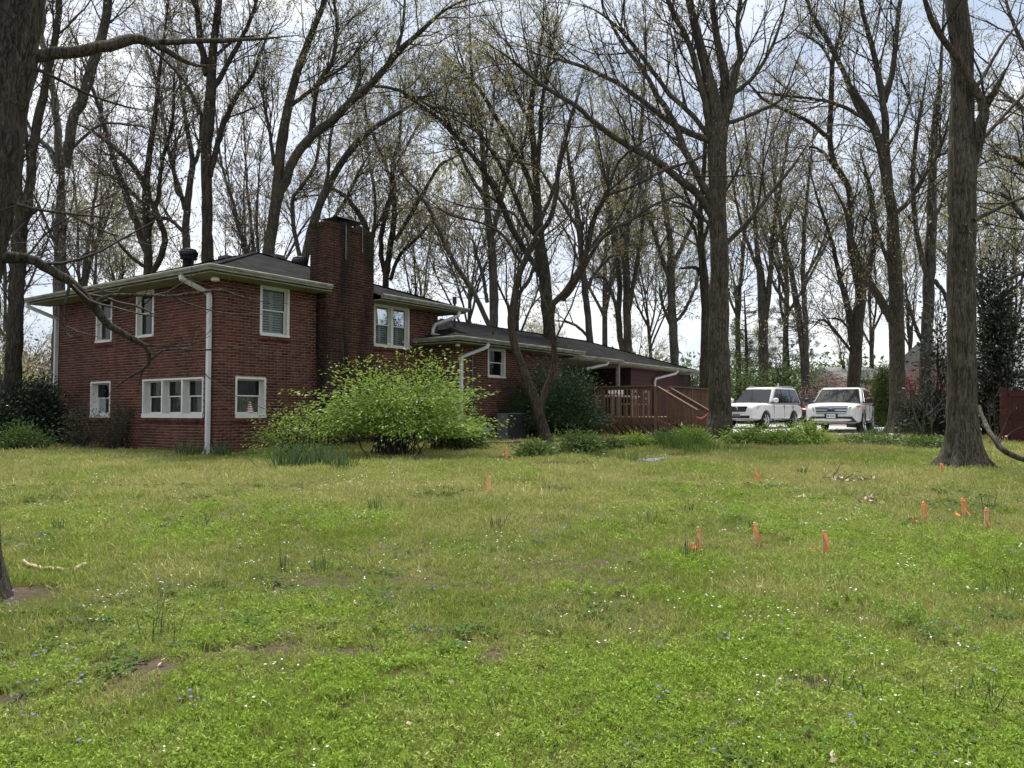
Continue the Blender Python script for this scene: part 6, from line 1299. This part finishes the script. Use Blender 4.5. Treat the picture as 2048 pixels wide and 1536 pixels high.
# ------------------------------------------------------------------ turf: instanced clumps on scattered points
def lawnmat(name, trans, c_lush, c_mid, c_dry, dry_far=1.0):
    m, nt, out = nodes(name); pos = coords(nt, 'World'); oi = nt.nodes.new('ShaderNodeObjectInfo')
    n1 = noise(nt, .55, 4, .6, pos); n2 = noise(nt, 2.6, 4, .6, pos)
    a = nt.nodes.new('ShaderNodeMath'); a.operation = 'MULTIPLY_ADD'; a.inputs[1].default_value = .55; nt.links.new(n1.outputs['Fac'], a.inputs[0])
    b = nt.nodes.new('ShaderNodeMath'); b.operation = 'MULTIPLY'; b.inputs[1].default_value = .45; nt.links.new(n2.outputs['Fac'], b.inputs[0]); nt.links.new(b.outputs[0], a.inputs[2])
    sp = nt.nodes.new('ShaderNodeSeparateXYZ'); nt.links.new(pos, sp.inputs[0])
    mr = nt.nodes.new('ShaderNodeMapRange'); nt.links.new(sp.outputs[1], mr.inputs[0])
    for i, x in zip((1, 2, 3, 4), (6.5, 12.5, -.05, .05 * dry_far)): mr.inputs[i].default_value = x
    c = nt.nodes.new('ShaderNodeMath'); c.operation = 'ADD'; nt.links.new(a.outputs[0], c.inputs[0]); nt.links.new(mr.outputs[0], c.inputs[1])
    rj = nt.nodes.new('ShaderNodeMath'); rj.operation = 'MULTIPLY_ADD'; rj.inputs[1].default_value = .16; nt.links.new(oi.outputs['Random'], rj.inputs[0]); nt.links.new(c.outputs[0], rj.inputs[2])
    r = ramp(nt, rj.outputs[0], [(.46, c_lush), (.56, c_mid), (.70, c_dry)])
    g = nt.nodes.new('ShaderNodeNewGeometry'); v = ramp(nt, g.outputs['Random Per Island'], [(0, (.7, .7, .7)), (1, (1.3, 1.3, 1.25))]); col = mixc(nt, 1, r.outputs[0], v.outputs[0], 'MULTIPLY')
    p = nt.nodes.new('ShaderNodeBsdfPrincipled'); setin(p, Roughness=.6, Specular_IOR_Level=.25); nt.links.new(col, p.inputs['Base Color']); t = nt.nodes.new('ShaderNodeBsdfTranslucent'); nt.links.new(col, t.inputs[0])
    mx = nt.nodes.new('ShaderNodeMixShader'); mx.inputs[0].default_value = trans; nt.links.new(p.outputs[0], mx.inputs[1]); nt.links.new(t.outputs[0], mx.inputs[2]); nt.links.new(mx.outputs[0], out.inputs[0])
lawnmat('turf', .3, (.22, .285, .048), (.29, .32, .09), (.42, .405, .155)); lawnmat('turf_weed', .35, (.26, .38, .05), (.28, .37, .07), (.33, .36, .11), .4)
leafmat('violet_leaf', [(0, (.04, .08, .022)), (1, (.08, .14, .035))], .25, .8, .08)
m, nt, out = nodes('white_petal'); bsdf(nt, out, (.75, .74, .76), .7); m, nt, out = nodes('violet_petal'); bsdf(nt, out, (.13, .09, .36), .7)
def clump_coll(name, meshes):
    c = bpy.data.collections.new(name)
    for me in meshes: c.objects.link(bpy.data.objects.new(me.name, me))
    return c
def scatter(name, pts, rot, scl, coll, nvar, label, cat, seed):
    me = bpy.data.meshes.new(name); me.vertices.add(len(pts)); me.vertices.foreach_set('co', np.ascontiguousarray(pts, np.float32).ravel())
    rng = np.random.default_rng(seed)
    for nm, ty, key, arr in (('rot', 'FLOAT_VECTOR', 'vector', np.asarray(rot, np.float32)), ('scl', 'FLOAT', 'value', np.asarray(scl, np.float32)), ('pick', 'INT', 'value', rng.integers(0, nvar, len(pts)).astype(np.int32))):
        a = me.attributes.new(nm, ty, 'POINT'); a.data.foreach_set(key, np.ascontiguousarray(arr).ravel())
    me.update(); o = link(name, me); ng = bpy.data.node_groups.new(name, 'GeometryNodeTree')
    ng.interface.new_socket('Geometry', in_out='INPUT', socket_type='NodeSocketGeometry'); ng.interface.new_socket('Geometry', in_out='OUTPUT', socket_type='NodeSocketGeometry')
    N, L = ng.nodes.new, ng.links.new; gi, go = N('NodeGroupInput'), N('NodeGroupOutput'); ip = N('GeometryNodeInstanceOnPoints'); ci = N('GeometryNodeCollectionInfo'); ci.inputs[0].default_value = coll; ci.inputs['Separate Children'].default_value = True; ci.inputs['Reset Children'].default_value = True
    L(gi.outputs[0], ip.inputs['Points']); L(ci.outputs[0], ip.inputs['Instance']); ip.inputs['Pick Instance'].default_value = True
    for nm, ty, sk in (('rot', 'FLOAT_VECTOR', 'Rotation'), ('scl', 'FLOAT', 'Scale'), ('pick', 'INT', 'Instance Index')):
        a = N('GeometryNodeInputNamedAttribute'); a.data_type = ty; a.inputs[0].default_value = nm; L(a.outputs[0], ip.inputs[sk])
    L(ip.outputs[0], go.inputs[0]); md = o.modifiers.new('scatter', 'NODES'); md.node_group = ng
    return tag(o, label, cat, kind='stuff')
rng = np.random.default_rng(4242)
def grass_mesh(i, n, h, sp, w):
    r = np.random.default_rng(900 + i); st = r.normal(size=(n, 3)) * np.array([sp, sp, 0]) * .5; d = nrm(r.normal(size=(n, 3)) * .42 + np.array([0, 0, 1])); P = curves(st, d, h * r.uniform(.45, 1.2, n), 4, .12, -.16, r); a = Acc(); a.add(*strips(P, w * r.uniform(.7, 1.3, n), r)); me = a.mesh('turf_tuft', False); me.materials.append(MT['turf']); return me
def weed_mesh(i, n, h, sp):
    r = np.random.default_rng(920 + i); a = Acc(); k = 12; st = r.normal(size=(k, 3)) * np.array([sp, sp, 0]) * .4; P = curves(st, nrm(r.normal(size=(k, 3)) * .55 + np.array([0, 0, 1])), h * r.uniform(.6, 1.2, k), 4, .15, -.05, r)
    j = r.integers(0, k, n); t = (.25 + .75 * r.random(n)) * 2.99; q = t.astype(int); f = (t - q)[:, None]; pos = P[j, q] * (1 - f) + P[j, q + 1] * f
    ax = r.normal(size=(n, 3)) + np.array([0, 0, .15]); a.add(*leaves(pos + r.normal(size=(n, 3)) * .006, ax, r.uniform(.016, .034, n), r.uniform(.006, .012, n), r, .3)); me = a.mesh('weed_tuft', False); me.materials.append(MT['turf_weed']); return me
def violet_mesh(i):
    r = np.random.default_rng(940 + i); a = Acc(); n = 8; az = r.random(n) * 6.28; rr = r.uniform(.01, .05, n); pos = np.stack([rr * np.cos(az), rr * np.sin(az), r.uniform(.02, .05, n)], 1); a.add(*leaves(pos, np.stack([np.cos(az), np.sin(az), np.full(n, .1)], 1), r.uniform(.03, .05, n), r.uniform(.028, .045, n), r, .8)); me = a.mesh('violet_leaf', False); me.materials.append(MT['violet_leaf']); return me
def flower_mesh(i, m, n, s):
    r = np.random.default_rng(960 + i); a = Acc()
    for _ in range(n):
        c = r.normal(size=3) * np.array([.05, .05, 0]) + np.array([0, 0, r.uniform(.05, .10)]); az = np.arange(5) * 1.2566 + r.random(); tl = r.normal(size=3) * .25; ax = np.stack([np.cos(az), np.sin(az), np.full(5, .25)], 1) + tl
        a.add(*leaves(np.repeat(c[None], 5, 0), ax, s, s * .75, r, .85))
    me = a.mesh('flower', False); me.materials.append(MT[m]); return me
C_G = clump_coll('turf_tufts', [grass_mesh(i, 26, .075, .10, .0052) for i in range(5)]); C_W = clump_coll('weed_tufts', [weed_mesh(i, 110, .075, .11) for i in range(4)]); C_V = clump_coll('violet_leaves', [violet_mesh(i) for i in range(3)])
C_F = clump_coll('white_flowers', [flower_mesh(i, 'white_petal', 2 + i, .008) for i in range(3)]); C_P = clump_coll('violet_flowers', [flower_mesh(i + 5, 'violet_petal', 3, .011) for i in range(3)])
HI = np.stack([HU[:2], HV[:2]])
def blocked(x, y):
    q = np.stack([x - H0[0], y - H0[1]], -1) @ HI.T; s, v = q[..., 0], q[..., 1]
    b = (s > -.05) & (v > -.05) & (s < 26) & (v < 9); b |= (s > 2.7) & (s < 4.6) & (v > -.4) & (v < 0); b |= (s > 6.8) & (s < 25) & (v > -1.3) & (v < 1); b |= (s > 12.3) & (s < 17.8) & (v > -4.95) & (v < 0); b |= (x > 8.2) & (y > 26.8)
    return b
SOIL = [(505, 1303, .36, .13), (690, 1308, .28, .11), (600, 1310, .2, .08), (300, 1335, .22, .09), (215, 1330, .2, .1), (10, 1405, .2, .14), (680, 1416, .10, .08), (1135, 1428, .12, .07), (985, 1318, .16, .07), (1190, 1300, .14, .07), (50, 1190, .35, .35), (1930, 936, .85, .35), (1880, 1300, .12, .08), (1625, 1370, .14, .09), (1120, 930, 1.3, .5), (1240, 917, 1.4, .6), (1000, 918, 1.4, .7), (230, 903, 2.0, .45), (740, 922, 2.4, .6), (1340, 912, 1.0, .4), (1640, 885, 1.2, .4)]
soilw = [(*ground_px(a, b)[:2], c, d) for a, b, c, d in SOIL]
def soil(x, y):
    s = np.zeros_like(x)
    for cx_, cy_, rx_, ry_ in soilw: s = np.maximum(s, 1.25 - np.sqrt(((x - cx_) / rx_) ** 2 + ((y - cy_) / ry_) ** 2))
    return s + .5 * (fnoise(x * 5, y * 5, 21) - .5)
def field(dens, seed, y0=1.6, y1=26, tile=None):
    r = np.random.default_rng(seed); X, Y = [], []
    for a, b, k in dens:
        xm = b * .80 + 1.0; n = int(2 * xm * (b - a) * k); x = r.uniform(-xm, xm, n); y = r.uniform(a, b, n); ok = np.abs(x) < y * .78 + .8; X.append(x[ok]); Y.append(y[ok])
    return np.concatenate(X), np.concatenate(Y), r
def place(x, y, r, tilt=.15): return np.stack([x, y, gz(x, y)], 1), np.stack([r.normal(size=len(x)) * tilt, r.normal(size=len(x)) * tilt, r.random(len(x)) * 6.28], 1)
x, y, r = field([(1.6, 6, 430), (6, 10, 300), (10, 18, 170), (18, 27, 70)], 31)
k = ~blocked(x, y) & (soil(x, y) < .35 + .3 * r.random(len(x))); x, y = x[k], y[k]; P, Rt = place(x, y, r)
scatter('grass', P, Rt, np.interp(y, [3, 10, 20], [.62, 1.0, 1.6]) * (.35 + 1.25 * fnoise(x * 1.6, y * 1.6, 5)) * r.uniform(.75, 1.25, len(x)), C_G, 5, 'short patchy lawn grass covering the yard', 'grass', 1)
x, y, r = field([(1.6, 6, 330), (6, 10, 170), (10, 18, 45)], 32); wv = fnoise(x * .55, y * .55, 40) + np.interp(y, [4.2, 5.2, 12], [.16, -.02, -.10])
k = ~blocked(x, y) & (soil(x, y) < .3) & (wv > .47 + .12 * (r.random(len(x)) - .5)); x, y = x[k], y[k]; P, Rt = place(x, y, r)
scatter('ground_weeds', P, Rt, np.interp(y, [3, 10, 20], [.8, 1.1, 1.5]) * r.uniform(.6, 1.2, len(x)), C_W, 4, 'bright lime chickweed spreading in patches through the lawn', 'weeds', 2)
x, y, r = field([(1.6, 6, 60), (6, 12, 30)], 33); k = (fnoise(x * .9 + 9, y * .9, 50) > .55) & (soil(x, y) < .9); x, y = x[k], y[k]; P, Rt = place(x, y, r, .1)
scatter('violet_patch', P, Rt, r.uniform(.7, 1.2, len(x)) * np.interp(y, [3, 10], [.8, 1.2]), C_V, 3, 'dark heart-shaped violet leaves low in the lawn', 'weeds', 3)
x, y, r = field([(1.6, 6, 7), (6, 12, 7), (12, 17, 3)], 34); k = ~blocked(x, y) & (fnoise(x * .8, y * .8 + 4, 60) > .53); x, y = x[k], y[k]; P, Rt = place(x, y, r, .1)
scatter('white_flowers', P, Rt, r.uniform(.8, 1.2, len(x)) * np.interp(y, [3, 10, 17], [.9, 1.3, 1.8]), C_F, 3, 'tiny white spring flowers dotted over the lawn', 'flowers', 4)
x, y, r = field([(1.6, 6, 7), (6, 10, 6)], 35); k = (fnoise(x * .9 + 9, y * .9, 50) > .5); x, y = x[k], y[k]; P, Rt = place(x, y, r, .1)
scatter('violet_flowers', P, Rt, r.uniform(.8, 1.2, len(x)) * np.interp(y, [3, 10], [.9, 1.2]), C_P, 3, 'small purple violets dotted over the lawn', 'flowers', 5)
# dry leaves strewn on the turf
x, y, r = field([(1.6, 6, 1.6), (6, 18, 1.2)], 36); k = ~blocked(x, y); x, y = x[k], y[k]; P, Rt = place(x, y, r, .5); P[:, 2] += .035
dl = Acc(); dl.add(*leaves(np.array([[-.02, 0, 0.], [.0, .02, .004]]), np.array([[1., 0, .2], [.3, 1, .3]]), .05, .035, np.random.default_rng(3), .8)); dm = dl.mesh('dry_leaf', False); dm.materials.append(MT['dry_leaf'])
scatter('leaf_litter', P, Rt, r.uniform(.35, .8, len(x)), clump_coll('dry_leaves', [dm]), 1, 'scattered dry tan leaves on the lawn', 'leaves', 6)
